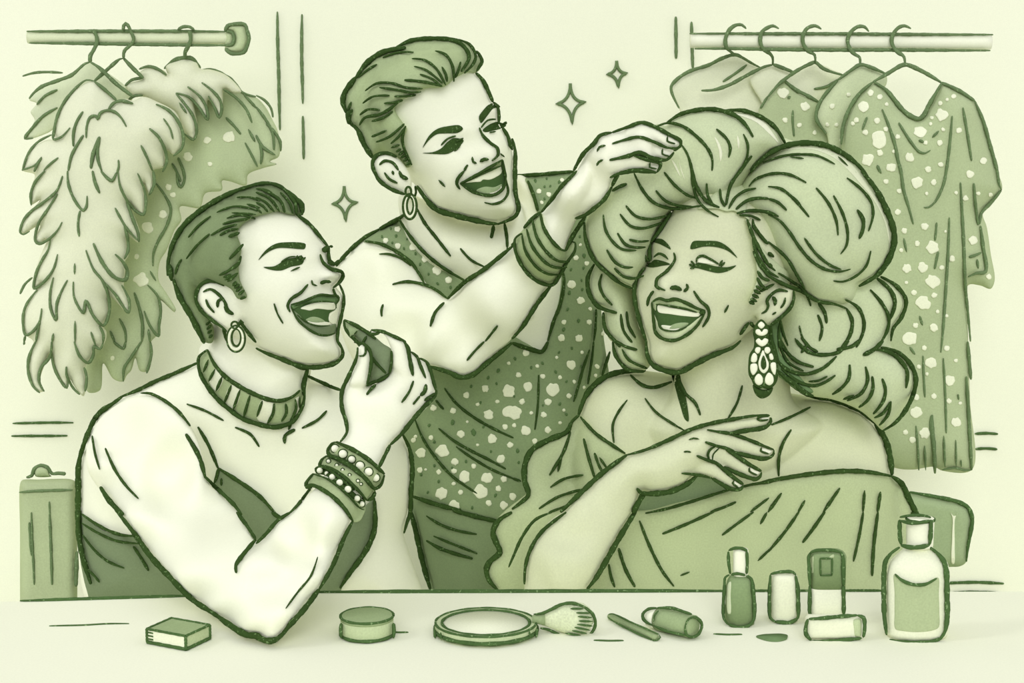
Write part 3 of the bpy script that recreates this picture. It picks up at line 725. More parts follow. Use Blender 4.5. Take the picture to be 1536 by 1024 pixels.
# jewellery
ear = thing_part = None
mm = MB()
def hoop2d(mm, tile, cx, cy, rx, ry, d, w, m_, n=36, yfun=None):
    pts_ = T(tile, ' '.join('%f %f' % (cx + rx * math.cos(2 * math.pi * k / n), cy + ry * math.sin(2 * math.pi * k / n)) for k in range(n + 1)))
    p3 = [P(x, y, d) for x, y in pts_]
    mm.tube(p3, [w / 2 * d / F] * len(p3), m_, 8)
hoop2d(mm, 'a1', 1416, 1005, 42, 66, 2.105, 6.0, 0); hoop2d(mm, 'a1', 1416, 1008, 54, 78, 2.104, 3.4, 1); hoop2d(mm, 'a1', 1418, 1000, 28, 52, 2.104, 3.4, 1); hoop2d(mm, 'a1', 1408, 925, 20, 20, 2.103, 3.2, 1)
mm.build('earring', [CREAM, INK], L)

m = MB().shell('a2 1245 50 1200 90 1188 130 1205 200 1235 255 1300 340 1380 410 1450 460 1536 492 1640 516 1700 505 1756 480 1806 410 1826 340 1828 270 1800 290 1760 325 1690 352 1620 352 1536 322 1430 270 1340 200 1280 125',
    bLt, 2.24, lift=.005, T=.003)
bv = m.bvh()
for s_ in ('a2 1290 165 1340 210 1300 300 1255 240', 'a2 1388 262 1440 290 1400 412 1348 372', 'b2 38 350 105 368 100 430 68 492 20 480 5 455', 'b2 232 345 262 330 262 400 232 470 210 480 238 400'):
    m.shell(s_, bv, 2.24, .0008, mode='thick', m=2)
m.ink('''a2 7 1245 50 1280 125 1340 200 1430 265 1536 320 1620 350 1690 354 1760 328 1800 292; a2 7.5 1245 50 1195 90 1190 140 1205 200 1235 255 1300 340 1380 410 1450 460 1536 492 1640 514 1700 505 1756 480 1806 410 1826 340 1826 270
a2 4 1250 108 1220 185; a2 4 1290 165 1252 240; a2 4.5 1332 212 1295 300; a2 4.5 1388 262 1345 372; a2 4.5 1440 290 1398 412; a2 4.5 1500 322 1460 458; b2 4.5 38 355 5 452; b2 4.5 108 370 102 430 68 492; b2 4.5 178 372 182 430 152 480; b2 4.5 235 345 240 405 205 480; b2 3.5 262 330 262 400', bv, 2.24''' if False else '''a2 7 1245 50 1280 125 1340 200 1430 265 1536 320 1620 350 1690 354 1760 328 1800 292; a2 7.5 1245 50 1195 90 1190 140 1205 200 1235 255 1300 340 1380 410 1450 460 1536 492 1640 514 1700 505 1756 480 1806 410 1826 340 1826 270
a2 4 1250 108 1220 185; a2 4 1290 165 1252 240; a2 4.5 1332 212 1295 300; a2 4.5 1388 262 1345 372; a2 4.5 1440 290 1398 412; a2 4.5 1500 322 1460 458
b2 4.5 38 355 5 452; b2 4.5 108 370 102 430 68 492; b2 4.5 178 372 182 430 152 480; b2 4.5 235 345 240 405 205 480; b2 3.5 262 330 262 400''', bv, 2.24)
o = m.build('choker', [BAND, INK, CREAM], L); o['label'] = 'striped sage and cream choker'

def bracelet(spec, inkspec, beads, label, beadr=None, mats_=(BAND, INK)):
    m = MB().shell(spec, bLa, armD, lift=.004, T=.003)
    bv = m.bvh(); m.ink(inkspec, bv, armD)
    o = m.build('bracelet', list(mats_), L); o['label'] = label
    for (x, y, r) in beads:
        q = MB(); ox, oy, k = TILES['b2']; X, Y, Rr = ox + x / k, oy + y / k, r / k
        d_ = hit(bv, X, Y) or 1.93
        c = P(X, Y, d_ - Rr * .3 * d_ / F); rr = Rr * d_ / F
        lathe(q, c - Vector((0, rr, 0)), (0, 1, 0), [(0, .02 * rr), (rr * .1, rr * .45), (rr * .3, rr * .75), (rr * .6, rr * .95), (rr, rr), (rr * 1.5, rr * .8), (rr * 1.9, rr * .2)], n=14)
        c2 = c + Vector((0, rr * .0, 0))
        q.tube([c2 + Vector((math.cos(a) * rr * 1.05, 0, math.sin(a) * rr * 1.05)) for a in [i * math.pi / 9 for i in range(19)]], [1.15 * d_ / F] * 19, 1)
        ob = q.build('bead', [WHITE, INK], None); 
        ob.parent = o; ob.location = ob.location - Vector(L['_o'])
bracelet('b2 345 790 300 850 302 872 330 862 440 915 530 1000 585 1082 620 1078 645 1040 655 990 560 930 450 840', 'b2 7 345 792 300 850 305 872 335 862 440 915 530 1000 582 1080; b2 4 345 795 430 825 500 875 560 930 625 1000 650 1010', [], 'plain sage cuff, lowest on the forearm')
bracelet('b2 352 762 385 748 430 775 520 845 610 925 652 975 650 1000 625 985 560 920 480 860 420 805 360 790', 'b2 5 352 765 375 750 430 765 520 835 610 910 655 960', [(383, 773, 19), (425, 790, 14), (458, 812, 20), (502, 845, 21), (552, 885, 22), (607, 940, 19), (635, 973, 18)], 'thin chain bracelet of pale beads', mats_=(INK, INK))
bracelet('b2 425 685 395 705 385 745 420 755 500 795 600 885 665 955 700 930 712 880 620 790 520 725', 'b2 6 425 685 395 708 382 745 420 752 500 790 600 880 668 955; b2 6.5 425 685 520 722 620 790 700 870 715 900; b2 6 715 900 700 935 668 955', [(435, 717, 12), (485, 742, 10), (520, 770, 9), (562, 800, 8), (612, 835, 9), (630, 854, 8)], 'smooth bangle with small pale dots')
bracelet('b2 482 603 455 615 432 655 440 680 520 720 600 780 660 840 710 880 750 855 770 800 680 715 580 650', 'b2 7 482 603 580 648 680 712 770 795; b2 6.5 482 603 455 612 430 655 440 680 520 712 600 765 660 825 712 882 750 860 770 800', [(475, 642, 24), (522, 673, 26), (575, 706, 22), (624, 744, 26), (676, 780, 25), (718, 816, 24)], 'wide bangle set with large pale beads, nearest the hand')

# dress
m = MB().shell('p 117 766 125 772 148 792 170 801 201 804 230 800 270 790 300 760 320 724 327 702 345 712 384 739 405 757 421 775 450 790 500 790 540 765 562 748 564 770 562 788 556 812 544 834 520 862 512 884 508 898 520 960 560 1100 620 1500 100 1500 128 1100 134 905 126 870 119 830',
    bLt, 2.3, lift=.006, T=.008)
bv = m.bvh()
q = MB(); q.add(m.v, m.f); q.add(full.v, full.f); bdb = q.bvh()
m.ink('a3 5.5 490 10 560 60 650 110 740 138 805 142; a3 4.5 490 65 580 120 700 172 832 188', bdb, 2.3)
m.ink(''' a3 4.5 495 135 560 220 640 290 745 335; a3 4.5 520 340 560 375 597 420; a3 5 800 205 850 280 892 352
a3 9 468 -60 470 100 482 200 500 280 545 430; a2 6.5 1310 760 1420 830 1536 910 1590 960 1640 1020; a3 6.5 1630 0 1660 20 1690 40; a2 5 1310 762 1300 810 1285 850; a2 4 1328 820 1328 865
b3 8.5 710 -70 714 80 690 170 640 260 560 370 505 455; b3 5 540 -20 582 45; b3 6 640 0 610 45 585 52; b2 5 690 900 712 960 714 1024''', bv, 2.3)
m.build('dress', [DARKG, INK], L)

# lip pencil held in the hand
lp = thing('lip_pencil', P(550, 520, 2.02), 'dark lip pencil held up to the mouth of the person at the left', 'lip pencil')
tip, end = P(517, 482, 2.04), P(578, 553, 1.992)
ax = (end - tip); LN = ax.length; kk = 2.02 / F
m = MB().inflate('b1 600 928 640 948 690 975 760 1035 815 1075 812 1150 803 1215 740 1262 668 1290 690 1200 700 1130 690 1080 650 1060 610 1015 588 985', [(535, 495, 2.035), (590, 560, 1.992)], T=.011)
bv = m.bvh()
m.ink('b1 6 528 895 535 945 590 1010 640 1060 700 1130 780 1215; b1 6 528 895 600 928 680 978 720 1010; b1 4 615 935 587 982; b1 4 665 990 635 1040', bv, 2.02)
m.build('barrel', [DARKG, INK], lp)
m = MB(); lathe(m, tip, ax, [(0, .8 * kk), (LN * .1, 5.5 * kk), (LN * .27, 10 * kk)], n=10); m.build('tip', [SAGE], lp)
# ================================================================ person, standing in the middle
LBm = (P(740, 1300, 2.6).x, 2.6, 0.0)
M_ = thing('person', LBm, 'laughing person standing in the middle with swept-back sage hair and sequined top, arm raised', 'person', 'the three laughing people')
mH = 2.45
mraw_head = MB().inflate('b0 1318 436 1360 480 1400 560 1420 610 1448 640 1456 700 1460 745 1500 800 1528 860 1542 940 1545 1000 1556 1100 1560 1174 1578 1240 1560 1290 1520 1325 1440 1345 1350 1332 1200 1294 1080 1254 1010 1190 955 1110 900 1060 850 1000 800 940 740 850 680 700 680 520 760 400 920 320 1100 290 1250 330',
    mH, T=.09, R=85, bumps=[(744, 232, 16, 16, .011), (700, 195, 34, 10, .004), (660, 250, 40, 30, .005), (748, 312, 24, 14, .007), (722, 278, 26, 18, -.004), (684, 218, 28, 12, -.003)])
mraw_ear = MB().inflate('b0 848 945 790 918 730 928 698 968 704 1020 735 1070 800 1125 895 1168 925 1150 935 1080 900 1000', 2.385, T=.018)
mraw_neck = MB().inflate('p 600 290 640 300 700 330 768 322 778 300 790 330 800 400 800 480 760 480 700 430 640 400 606 345', 2.52, T=.06, R=60)
mraw_torso = MB().inflate('p 504 398 511 388 524 376 544 358 569 343 591 331 606 321 640 315 760 300 774 263 800 261 830 257 860 258 880 300 892 400 900 500 905 600 880 700 860 800 840 900 820 960 660 960 645 890 628 820 617 770 619 690 606 652 600 600 560 560 520 480',
    2.6, T=.10, R=95)
mArm = [(520, 400, 2.50), (600, 400, 2.47), (600, 500, 2.44), (660, 520, 2.38), (690, 560, 2.36), (760, 440, 2.30), (820, 350, 2.22), (870, 270, 2.15), (920, 230, 2.11), (1000, 215, 2.095), (1010, 240, 2.095)]
mraw_arm = MB().inflate('p 505 396 524 384 545 372 575 375 600 382 625 400 640 425 655 436 671 448 696 423 726 403 750 385 768 369 790 345 805 325 812 318 828 298 843 278 855 266 866 256 880 240 895 262 888 290 880 300 870 320 858 345 850 372 846 400 836 418 828 428 805 456 783 491 768 508 750 525 729 544 709 562 691 566 671 557 644 549 600 575 560 570 530 540 505 470',
    mArm, T=.045, R=50, back=.8)
mraw_hand = MB().inflate('c0 300 1110 345 1060 390 1020 440 920 490 862 530 812 580 796 640 778 700 758 780 740 830 800 840 960 780 1020 660 1040 600 1080 590 1110 575 1160 540 1224 470 1260 430 1290 380 1310', mArm, T=.018, R=28)
mraw_hand.inflate('c0 680 762 740 745 790 735 860 760 940 805 1012 846 1008 878 990 890 930 884 850 850 760 822 680 850', 2.10, T=.010, R=9)
mraw_hand.inflate('c0 640 862 760 825 850 852 930 888 972 912 966 938 930 955 850 947 760 916 640 940', 2.105, T=.010, R=9)
mraw_hand.inflate('c0 640 960 740 925 820 958 892 985 888 1010 866 1036 800 1024 700 1022 640 1040', 2.11, T=.010, R=9)
full = MB()
for q in (mraw_head, mraw_ear, mraw_neck, mraw_torso, mraw_arm, mraw_hand): full.add(q.v, q.f)
full = remeshed(full, .003, 3)
bM = full.bvh()
q = MB(); q.add(mraw_torso.v, mraw_torso.f); bMt = q.bvh(); bMh = mraw_head.bvh()
q = MB(); q.add(mraw_arm.v, mraw_arm.f); q.add(mraw_hand.v, mraw_hand.f); bMa = q.bvh()
full.ink('''b0 6.5 1318 436 1360 480 1395 550 1422 612; b0 5 1422 612 1448 638 1458 700 1455 745; b0 6 1478 765 1510 815 1530 880 1540 900; c0 7 0 830 18 900 18 1024 20 1150 30 1200 40 1245 25 1290 -20 1320 -90 1345; b1 8.5 1450 318 1400 315 1350 305 1200 270 1080 230 1020 170 965 90
b1 6 1425 330 1420 365 1410 405; b1 5 1490 312 1505 400 1508 472; b0 5 1340 765 1360 810 1410 860 1448 888 1452 930 1415 964; b0 5.5 1343 970 1370 955 1397 957; b0 3.5 1298 940 1303 970 1325 980; b0 2.5 1465 920 1492 942
b1 5 1250 0 1210 50 1205 80 1225 112; b0 4 1250 1024 1262 1000 1272 988; b1 4 1370 190 1420 200 1480 180 1512 130 1500 60 1482 0; b0 4 1482 1024 1478 985 1480 958; b1 3.5 1095 55 1135 97
b0 6 845 942 790 918 730 928 700 970 706 1020 740 1075; b1 6 705 0 740 58 810 110 895 142; b0 4.5 740 990 770 965 820 975 855 1022; b1 4 770 10 800 50 850 75; b1 6 860 0 872 30 912 50; b1 4 818 0 825 25
b1 7 890 262 860 285 740 350; b1 6.5 740 350 640 410 560 480 510 535 480 575; b1 5 965 225 1010 310 1080 400 1168 513; b1 4 1225 465 1290 535 1375 578; b1 4 955 90 960 130 950 160''', bM, mH)
full.ink('''b1 4 738 500 800 500 880 530 930 570; b1 5 818 682 900 665 1000 680 1080 715 1150 768; b1 7 1150 768 1250 670 1370 590 1536 455; c1 7 0 455 20 430; b1 5 1130 790 1075 850 1046 935; b1 4 763 800 752 840 755 875
b1 4 1450 928 1410 980 1375 1024; b2 4 1370 0 1310 60 1265 115; b2 8 1035 148 1150 182 1230 215 1300 200 1380 135 1536 8; c1 7 0 1008 60 940 150 800 240 682
c1 6 175 250 240 170 300 90 345 45 390 0; c0 6.5 370 1024 430 920 490 862 530 812 600 795; c1 7 322 480 360 400 430 290 445 262; c1 6.5 378 287 440 265 500 220 555 170 600 95; c1 4.5 600 120 640 95 682 78
c0 6 600 795 700 760 780 735 860 762 940 805 1012 848 1008 878 985 890 930 885; c0 5 600 862 680 838 760 822 850 850 930 885 985 890; c0 6.5 585 960 700 935 760 915 850 950 930 957 972 912; c0 6 730 932 820 960 890 982 885 1010 866 1036; c0 6 690 1022 800 1022 866 1036
c1 6 588 42 640 18 740 2 860 10; c1 6 600 95 615 60 640 20; c0 3 935 815 932 845 980 862; c0 3 905 890 902 922 945 937; c0 3 830 975 826 1002 870 1012; c0 4.5 970 905 1005 880; c0 3.5 510 910 525 882 562 872; c0 3.5 508 995 520 972 547 958''', bMa, mArm)
full.build('body', [SKIN, INK], M_)

m = MB().shell('b0 545 682 524 640 524 580 555 515 600 450 670 372 760 312 860 272 960 236 1080 225 1210 236 1275 270 1318 325 1345 340 1357 372 1340 420 1318 436 1270 434 1200 465 1130 520 1010 532 930 575 862 608 832 650 882 738 905 768 882 840 900 920 935 988 905 1005 868 962 842 942 765 918 712 930 700 948 640 860 600 765 562 745',
    bMh, mH, lift=.008, T=.022, R=26)
bv = m.bvh()
m.ink('''b0 8 548 682 522 620 530 560 600 462; b0 8 600 468 660 382 760 313 900 285; b0 6.5 840 285 930 243 1060 230 1210 238; b0 6 1120 235 1210 250 1265 300 1278 350 1230 430; b0 4.5 1210 236 1280 265 1318 330 1305 380 1250 440; b0 5 1322 305 1345 335 1357 370 1340 400 1322 430
b0 3.5 610 465 680 412 727 385; b0 3.5 760 345 850 315 945 313; b0 4.5 1075 305 1140 330 1180 400 1187 490; b0 4 935 352 1010 360 1080 410 1138 510; b0 3.5 948 398 1020 420 1120 500; b0 3.5 983 445 1060 475 1110 517; b0 4.5 890 480 1000 490 1118 517; b0 4 1115 400 1140 450 1147 492
b0 4 1228 370 1215 420 1195 467; b0 4 655 545 720 502 810 498 900 525 1000 532; b0 4 740 525 850 540 930 555 990 550; b0 3.5 640 620 700 580 802 573; b0 3.5 830 578 900 577 965 568; b0 4 768 620 830 615 882 600; b0 4 623 690 670 657 742 660; b0 5 620 752 650 708 740 687 800 655 862 605
b0 4 693 728 760 708 822 667; b0 4 693 820 740 802 782 783; b0 4 720 852 800 820 890 742; b0 4 808 862 860 815 900 755; b0 4.5 895 765 878 840 900 920 935 990; b0 3.5 810 887 862 868; b0 4 840 912 870 892; b0 4.5 855 930 888 905; b0 4.5 868 948 905 922; b0 5 885 968 918 940; b0 5.5 900 990 930 970
b0 8 562 745 552 690 570 660; b0 8 580 748 610 780 650 870 702 948; b0 4 572 610 548 670; b0 5 578 655 560 720 590 765''', bv, mH)
m.build('hair', [HAIRM, INK], M_)
decal('eyebrow', 'b0 1000 886 1040 812 1090 772 1160 755 1222 752 1242 772 1215 795 1140 800 1085 805 1040 838', bMh, mH, [INK], M_)
decal('eyebrow', 'b0 1338 702 1360 665 1400 625 1440 618 1466 642 1425 650 1390 692 1350 737', bMh, mH, [INK], M_)
mm = MB().shell('b0 1000 918 1060 912 1110 890 1150 850 1190 828 1246 842 1205 890 1150 922 1080 924', bMh, mH, .0012, mode='thick', bstep=2)
mm.ink('b0 3 1110 872 1150 832 1200 815; b0 3 1190 908 1230 868; b0 3 1200 850 1245 828', bMh, mH, m=0, lift=.0005); mm.build('eyelash', [INK], M_)
mm = MB().shell('b0 1360 782 1400 747 1450 730 1480 738 1508 735 1482 765 1420 784 1375 792', bMh, mH, .0012, mode='thick', bstep=2)
mm.ink('b0 3 1350 767 1390 722 1440 715; b0 3 1480 745 1504 730; b0 3 1478 765 1500 750; b0 2.5 1400 795 1440 788', bMh, mH, m=0, lift=.0005); mm.build('eyelash', [INK], M_)
decal('mouth', 'b0 1225 1100 1300 1068 1400 1020 1478 962 1490 1000 1502 1060 1490 1120 1440 1162 1390 1172 1300 1150', bMh, mH, [MOUTH], M_)
decal('tongue', 'b0 1322 1142 1370 1120 1430 1122 1475 1105 1470 1130 1440 1153 1385 1164 1340 1155', bMh, mH, [TONG], M_, lift=.0022)
mm = MB().shell('b0 1252 1096 1300 1075 1400 1030 1470 1000 1474 1035 1440 1062 1400 1078 1360 1078 1350 1088 1310 1092', bMh, mH, .0024, mode='thick', bstep=2)
mm.shell('b0 1400 1150 1450 1130 1472 1115 1474 1130 1445 1152 1405 1162', bMh, mH, .0026, mode='thick', bstep=2)
mm.build('teeth', [WHITE], M_)
mm = MB().shell('b0 1330 1045 1400 1008 1478 958 1474 992 1400 1026 1345 1050', bMh, mH, .0028, T=.0015, mode='thick', bstep=2)
mm.ink('b0 4.5 1225 1100 1300 1062 1390 1010 1480 958; b0 4 1480 958 1488 1010 1502 1070; b0 5 1225 1100 1300 1150 1390 1172 1440 1165 1490 1120 1500 1060; b0 3 1252 1095 1350 1045 1474 993', bMh, mH, lift=.002)
mm.build('lips', [BAND, INK], M_)
mm = MB()
hoop2d(mm, 'b1', 923, 212, 30, 65, 2.355, 5.5, 0); hoop2d(mm, 'b1', 923, 215, 40, 75, 2.354, 4.2, 1); hoop2d(mm, 'b1', 925, 208, 20, 50, 2.354, 3.6, 1); hoop2d(mm, 'b1', 914, 125, 17, 28, 2.353, 3.6, 1)
mm.build('earring', [CREAM, INK], M_)

# top, skirt
m = MB().shell('p 545 362 555 353 570 344 600 329 616 356 640 382 665 403 698 422 712 450 735 480 765 500 790 515 815 526 823 508 832 475 840 440 842 410 838 370 825 335 812 322 805 317 797 285 788 268 800 262 830 259 862 257 885 300 896 400 905 500 915 600 890 680 850 720 800 800 745 782 716 775 681 764 650 754 618 744 619 690 606 652 596 620 596 560 620 520 638 480 640 450 637 424 620 397 597 377 570 366',
    bMt, 2.6, lift=.005, T=.006, R=20)
bv = m.bvh()
m.flecks('b2', '''1375,282,21 1262,322,19 1065,398,18 1183,415,18 1395,438,28 1447,360,13 1330,378,12 1515,297,36 1520,420,36 1230,557,22 1418,583,27 1495,513,17 1050,577,14 990,667,29 1117,657,38 1193,722,20 945,592,14 957,570,11
 1268,482,9 1330,620,9 1307,747,14 1470,705,24 1525,620,17 1097,783,15 1188,777,16 1250,812,34 1385,818,32 1488,825,18 983,770,17 1018,768,9 1185,853,12 1112,910,34 1228,905,15 1348,903,42 1455,882,17 1395,968,18 1485,982,24 1190,985,30 1517,130,11''', bv, 2.6)
m.flecks('c2', '''83,70,20 268,95,10 420,65,11 357,140,28 510,150,14 502,203,11 40,200,16 152,147,12 185,208,14 288,215,13 375,242,12 95,270,27 248,287,36 432,275,10 342,326,15 215,362,21 60,360,17 15,430,38 190,440,17 116,427,12 311,412,10
 290,487,11 12,503,13 83,535,29 215,532,19 137,597,15 5,930,22''', bv, 2.6)
m.flecks('c1', '160,123,15 220,142,14 300,55,13 178,190,11 385,523,15 448,555,14 410,445,10 358,682,24 413,778,22 470,828,12 463,908,15 312,908,14 403,1005,22 297,1003,20 545,978,12', bv, 2.6)
m.flecks('b1', '850,350,17 778,418,17 850,450,17 940,460,19 1013,530,19 1085,597,26 1155,655,20', bv, 2.6)
dk = [('b1', '808,347,9 840,390,11 907,407,9 755,395,9 817,432,9 887,466,10 957,497,10 985,560,11 1068,545,10 1035,620,9 1090,677,10 1168,700,11'),
      ('c1', '208,47,9 195,95,9 230,92,8 140,60,12 285,65,12 195,168,9 408,395,9 433,510,14 355,593,10 430,583,10 345,732,13 423,712,10 335,832,11 400,900,13 312,952,13 418,657,8'),
      ('c2', '17,103,11 282,65,10 360,40,10 115,157,11 183,130,11 262,183,12 415,150,10 328,240,9 12,328,10 185,382,8 287,375,11 327,437,11 33,655,13 40,725,10'),
      ('b2', '1453,175,13 1393,217,11 1290,270,11 1443,253,9 1347,367,10 1180,485,17 1305,545,20 1038,503,11 1070,603,11 1260,720,10 1070,745,10 1410,660,9 1365,513,10 1177,760,10 990,798,11 1095,838,11 1030,905,10 1437,922,13 1297,997,11')]
for t_, s_ in dk: m.flecks(t_, s_, bv, 2.6, m=3, asp=.7)
q = MB(); q.add(m.v, m.f); q.add(full.v, full.f); bmb = q.bvh()
m.ink('b1 5.5 858 290 930 400 1020 500 1120 580 1255 660; b1 5.5 655 422 750 440 850 490 930 550 980 620 1012 680; c1 5.5 95 60 130 150 155 240', bmb, 2.6)
m.ink('''b1 6 740 350 800 318 858 288; c1 6 18 28 150 24 250 15 370 5
c1 5.5 300 590 312 650 290 800 250 900 215 1020; c2 7 0 8 60 30 130 52 180 60 215 0; c1 4 505 830 500 950 490 1024; c2 4 490 0 480 100 455 257; c2 4.5 465 50 430 150 400 260 370 362; c2 5 588 60 565 130 540 205
b2 4.5 1130 280 1200 370 1300 450 1420 520 1545 578; b2 4.5 1095 520 1180 590 1300 660 1400 710 1500 765; b2 4 1200 630 1300 700 1420 770 1545 822; b2 4.5 955 470 1000 580 1080 700 1180 810 1328 912; b2 4 1078 350 1100 380 1127 408; c2 3.5 160 200 155 380 137 530; c2 4 0 820 55 838''', bv, 2.6)
m.build('sequined_top', [DRESSM, INK, FLECK, FLECKD], M_)
m = MB().shell('p 617 742 650 751 681 762 716 772 760 784 800 800 860 800 880 960 900 1100 920 1420 590 1420 620 1100 640 960 646 890 640 868 630 826 620 790', bMt, 2.6, lift=.006, T=.006)
bv = m.bvh()
m.ink('''b2 7.5 942 930 1060 970 1150 995 1230 1010; b3 7.5 1180 -12 1330 28 1450 55; b3 4.5 1022 22 1100 70 1200 108 1325 132; b3 4 1065 143 1180 190 1328 248; b3 6 1022 170 1100 215 1200 250 1300 278; b3 8.5 925 -20 960 120 1000 300 1045 460''', bv, 2.6)
m.build('skirt', [mat('skirt_green', '#859670', .06, 7, .03), INK], M_)
m = MB().shell('c1 172 248 120 290 60 360 18 405 16 470 60 570 120 640 180 675 242 684 290 622 330 550 377 480 375 425 358 425 325 478 290 465 250 430 200 350',
    bMa, mArm, lift=.005, T=.003)
bv = m.bvh()
m.ink('''c1 5.5 170 255 190 340 250 432 300 475 325 480; c1 5 122 290 150 400 220 500 280 542 345 545; c1 5 88 350 120 450 200 550 260 580 330 580; c1 4.5 60 380 80 480 150 580 220 620 290 622; c1 6 172 248 120 290 70 345; c1 6 60 375 20 405 18 470 60 570 120 640 180 675 242 684 290 622 330 550 377 480 377 430 360 425''', bv, mArm)
o = m.build('bracelet', [BAND, INK], M_); o['label'] = 'wide coiled sage bracelet'
# ================================================================ woman at the right
LBr = (P(1080, 1300, 2.36).x, 2.36, 0.0)
W = thing('person', LBr, 'laughing person at the right with huge bouffant hair, drop earring and off-shoulder dress', 'person', 'the three laughing people')
rH = 2.22
rraw_head = MB().inflate('p 1008 317 992 340 978 362 974 380 970 396 958 412 951 432 951 460 958 490 968 512 970 534 980 549 1003 557 1018 558 1043 546 1068 534 1100 519 1120 500 1140 485 1165 475 1180 450 1185 400 1170 330 1120 280 1060 270 1025 290',
    rH, T=.085, R=80, bumps=[(995, 425, 14, 18, .011), (1050, 370, 34, 10, .004), (1075, 430, 34, 28, .005), (990, 545, 24, 14, .007), (1020, 480, 28, 20, -.003)])
rraw_ear = MB().inflate('E 205 330 245 290 262 240 300 190 360 160 420 158 462 185 465 240 440 310 380 380 310 430 262 452 225 430 190 420 180 370', 2.165, T=.016)
rraw_neck = MB().inflate('p 1000 500 1100 480 1180 470 1190 600 1240 640 1150 720 1000 700 960 640 1004 590 1012 560', 2.30, T=.07, R=70)
rraw_torso = MB().inflate('p 945 555 913 562 892 577 877 597 868 620 850 700 850 800 870 960 1360 960 1350 800 1340 715 1334 682 1327 657 1312 637 1292 617 1270 607 1245 597 1214 594 1190 590 1100 580 1000 560',
    2.36, T=.10, R=90)
rArm = [(790, 880, 2.14), (850, 860, 2.12), (850, 780, 2.15), (920, 740, 2.17), (1000, 690, 2.17), (1080, 670, 2.175), (1150, 640, 2.19), (1120, 700, 2.185)]
rraw_arm = MB().inflate('p 786 960 786 888 788 850 795 820 804 805 813 793 830 776 848 765 868 742 903 709 925 693 940 681 968 674 1003 660 1020 652 1060 640 1080 660 1060 700 1040 712 1028 724 1005 735 980 740 963 736 953 757 940 780 925 808 905 845 893 867 880 890 870 960',
    rArm, T=.034, R=40, back=.8)
rraw_hand = MB().inflate('p 990 664 1003 659 1038 643 1068 634 1090 640 1110 660 1105 680 1090 705 1072 716 1056 713 1043 712 1030 722 1000 720', rArm, T=.016, R=22)
rraw_hand.inflate('H -20 340 200 260 350 225 500 190 650 175 780 155 862 155 875 195 850 235 790 265 650 285 480 318 300 300 150 380', 2.17, T=.009, R=9)
rraw_hand.inflate('H 120 330 300 290 460 318 580 350 700 395 820 445 895 475 905 500 880 540 830 562 760 555 600 520 450 465 300 430 180 430', 2.172, T=.009, R=9)
rraw_hand.inflate('H 120 430 250 405 400 455 480 490 580 560 680 620 782 680 782 715 750 755 710 762 620 735 480 660 340 590 180 540', 2.168, T=.009, R=9)
rraw_hand.inflate('H 60 540 180 530 330 600 400 645 500 725 608 805 605 835 575 858 500 850 420 815 300 745 190 715 60 690', 2.164, T=.009, R=9)
full = MB()
for q in (rraw_head, rraw_ear, rraw_neck, rraw_torso, rraw_arm, rraw_hand): full.add(q.v, q.f)
full = remeshed(full, .003, 3)
bR = full.bvh()
q = MB(); q.add(rraw_torso.v, rraw_torso.f); q.add(rraw_neck.v, rraw_neck.f); bRt = q.bvh(); bRh = rraw_head.bvh()
q = MB(); q.add(rraw_arm.v, rraw_arm.f); q.add(rraw_hand.v, rraw_hand.f); bRa = q.bvh()
full.ink('''c1 6.5 955 250 910 320 870 380 830 430; c1 6 830 430 825 480 830 540; c1 7 800 580 755 635 735 700 738 780 760 880 790 980 808 1030; c2 8.5 805 -10 812 80 845 140 930 178 1000 185 1100 135 1200 85 1330 32 1372 -5; c1 5.5 1368 985 1395 945 1422 908
c1 5 970 490 978 530 930 600 870 650 868 690 920 718; c1 7 948 706 980 700 1018 716; c1 5 1045 678 1055 700 1030 725; c1 5 850 720 820 765 812 812; c1 5 1090 720 1130 780 1175 822 1182 870 1143 938; c1 3.5 1300 805 1275 852; c1 4.5 870 650 862 690 890 712
E 6 130 425 160 465; E 6 262 460 320 425 380 375 440 310 465 240 462 180; E 5 215 358 250 340 268 300 258 265 290 215 350 178 420 190; E 6 300 228 322 260 318 298; E 3.5 400 235 390 280 362 318; E 3 298 368 330 348; E 5 205 190 260 160 315 132
c2 9 800 175 690 177 580 203 500 255 440 330 400 440; c2 5.5 710 200 780 260 850 275 960 240; c2 4 692 350 640 420 605 500 612 608; c2 4 798 340 860 420 960 490 1042 538
c2 5 1000 220 1040 310 1100 370 1130 442; c2 4 1382 262 1350 370 1293 467; d2 4.5 20 500 130 455 255 393; d2 5 140 528 90 610 65 700 65 808
d2 9 60 160 110 220 180 280 270 325 370 342 470 375 560 420 640 490; d2 9.5 640 490 700 580 730 680 745 800''', bR, 2.25)
full.shell('c2 958 190 1000 190 1015 240 1040 320 1058 480 1040 470 1005 370 975 260', bR, 2.25, .001, mode='thick', m=1)
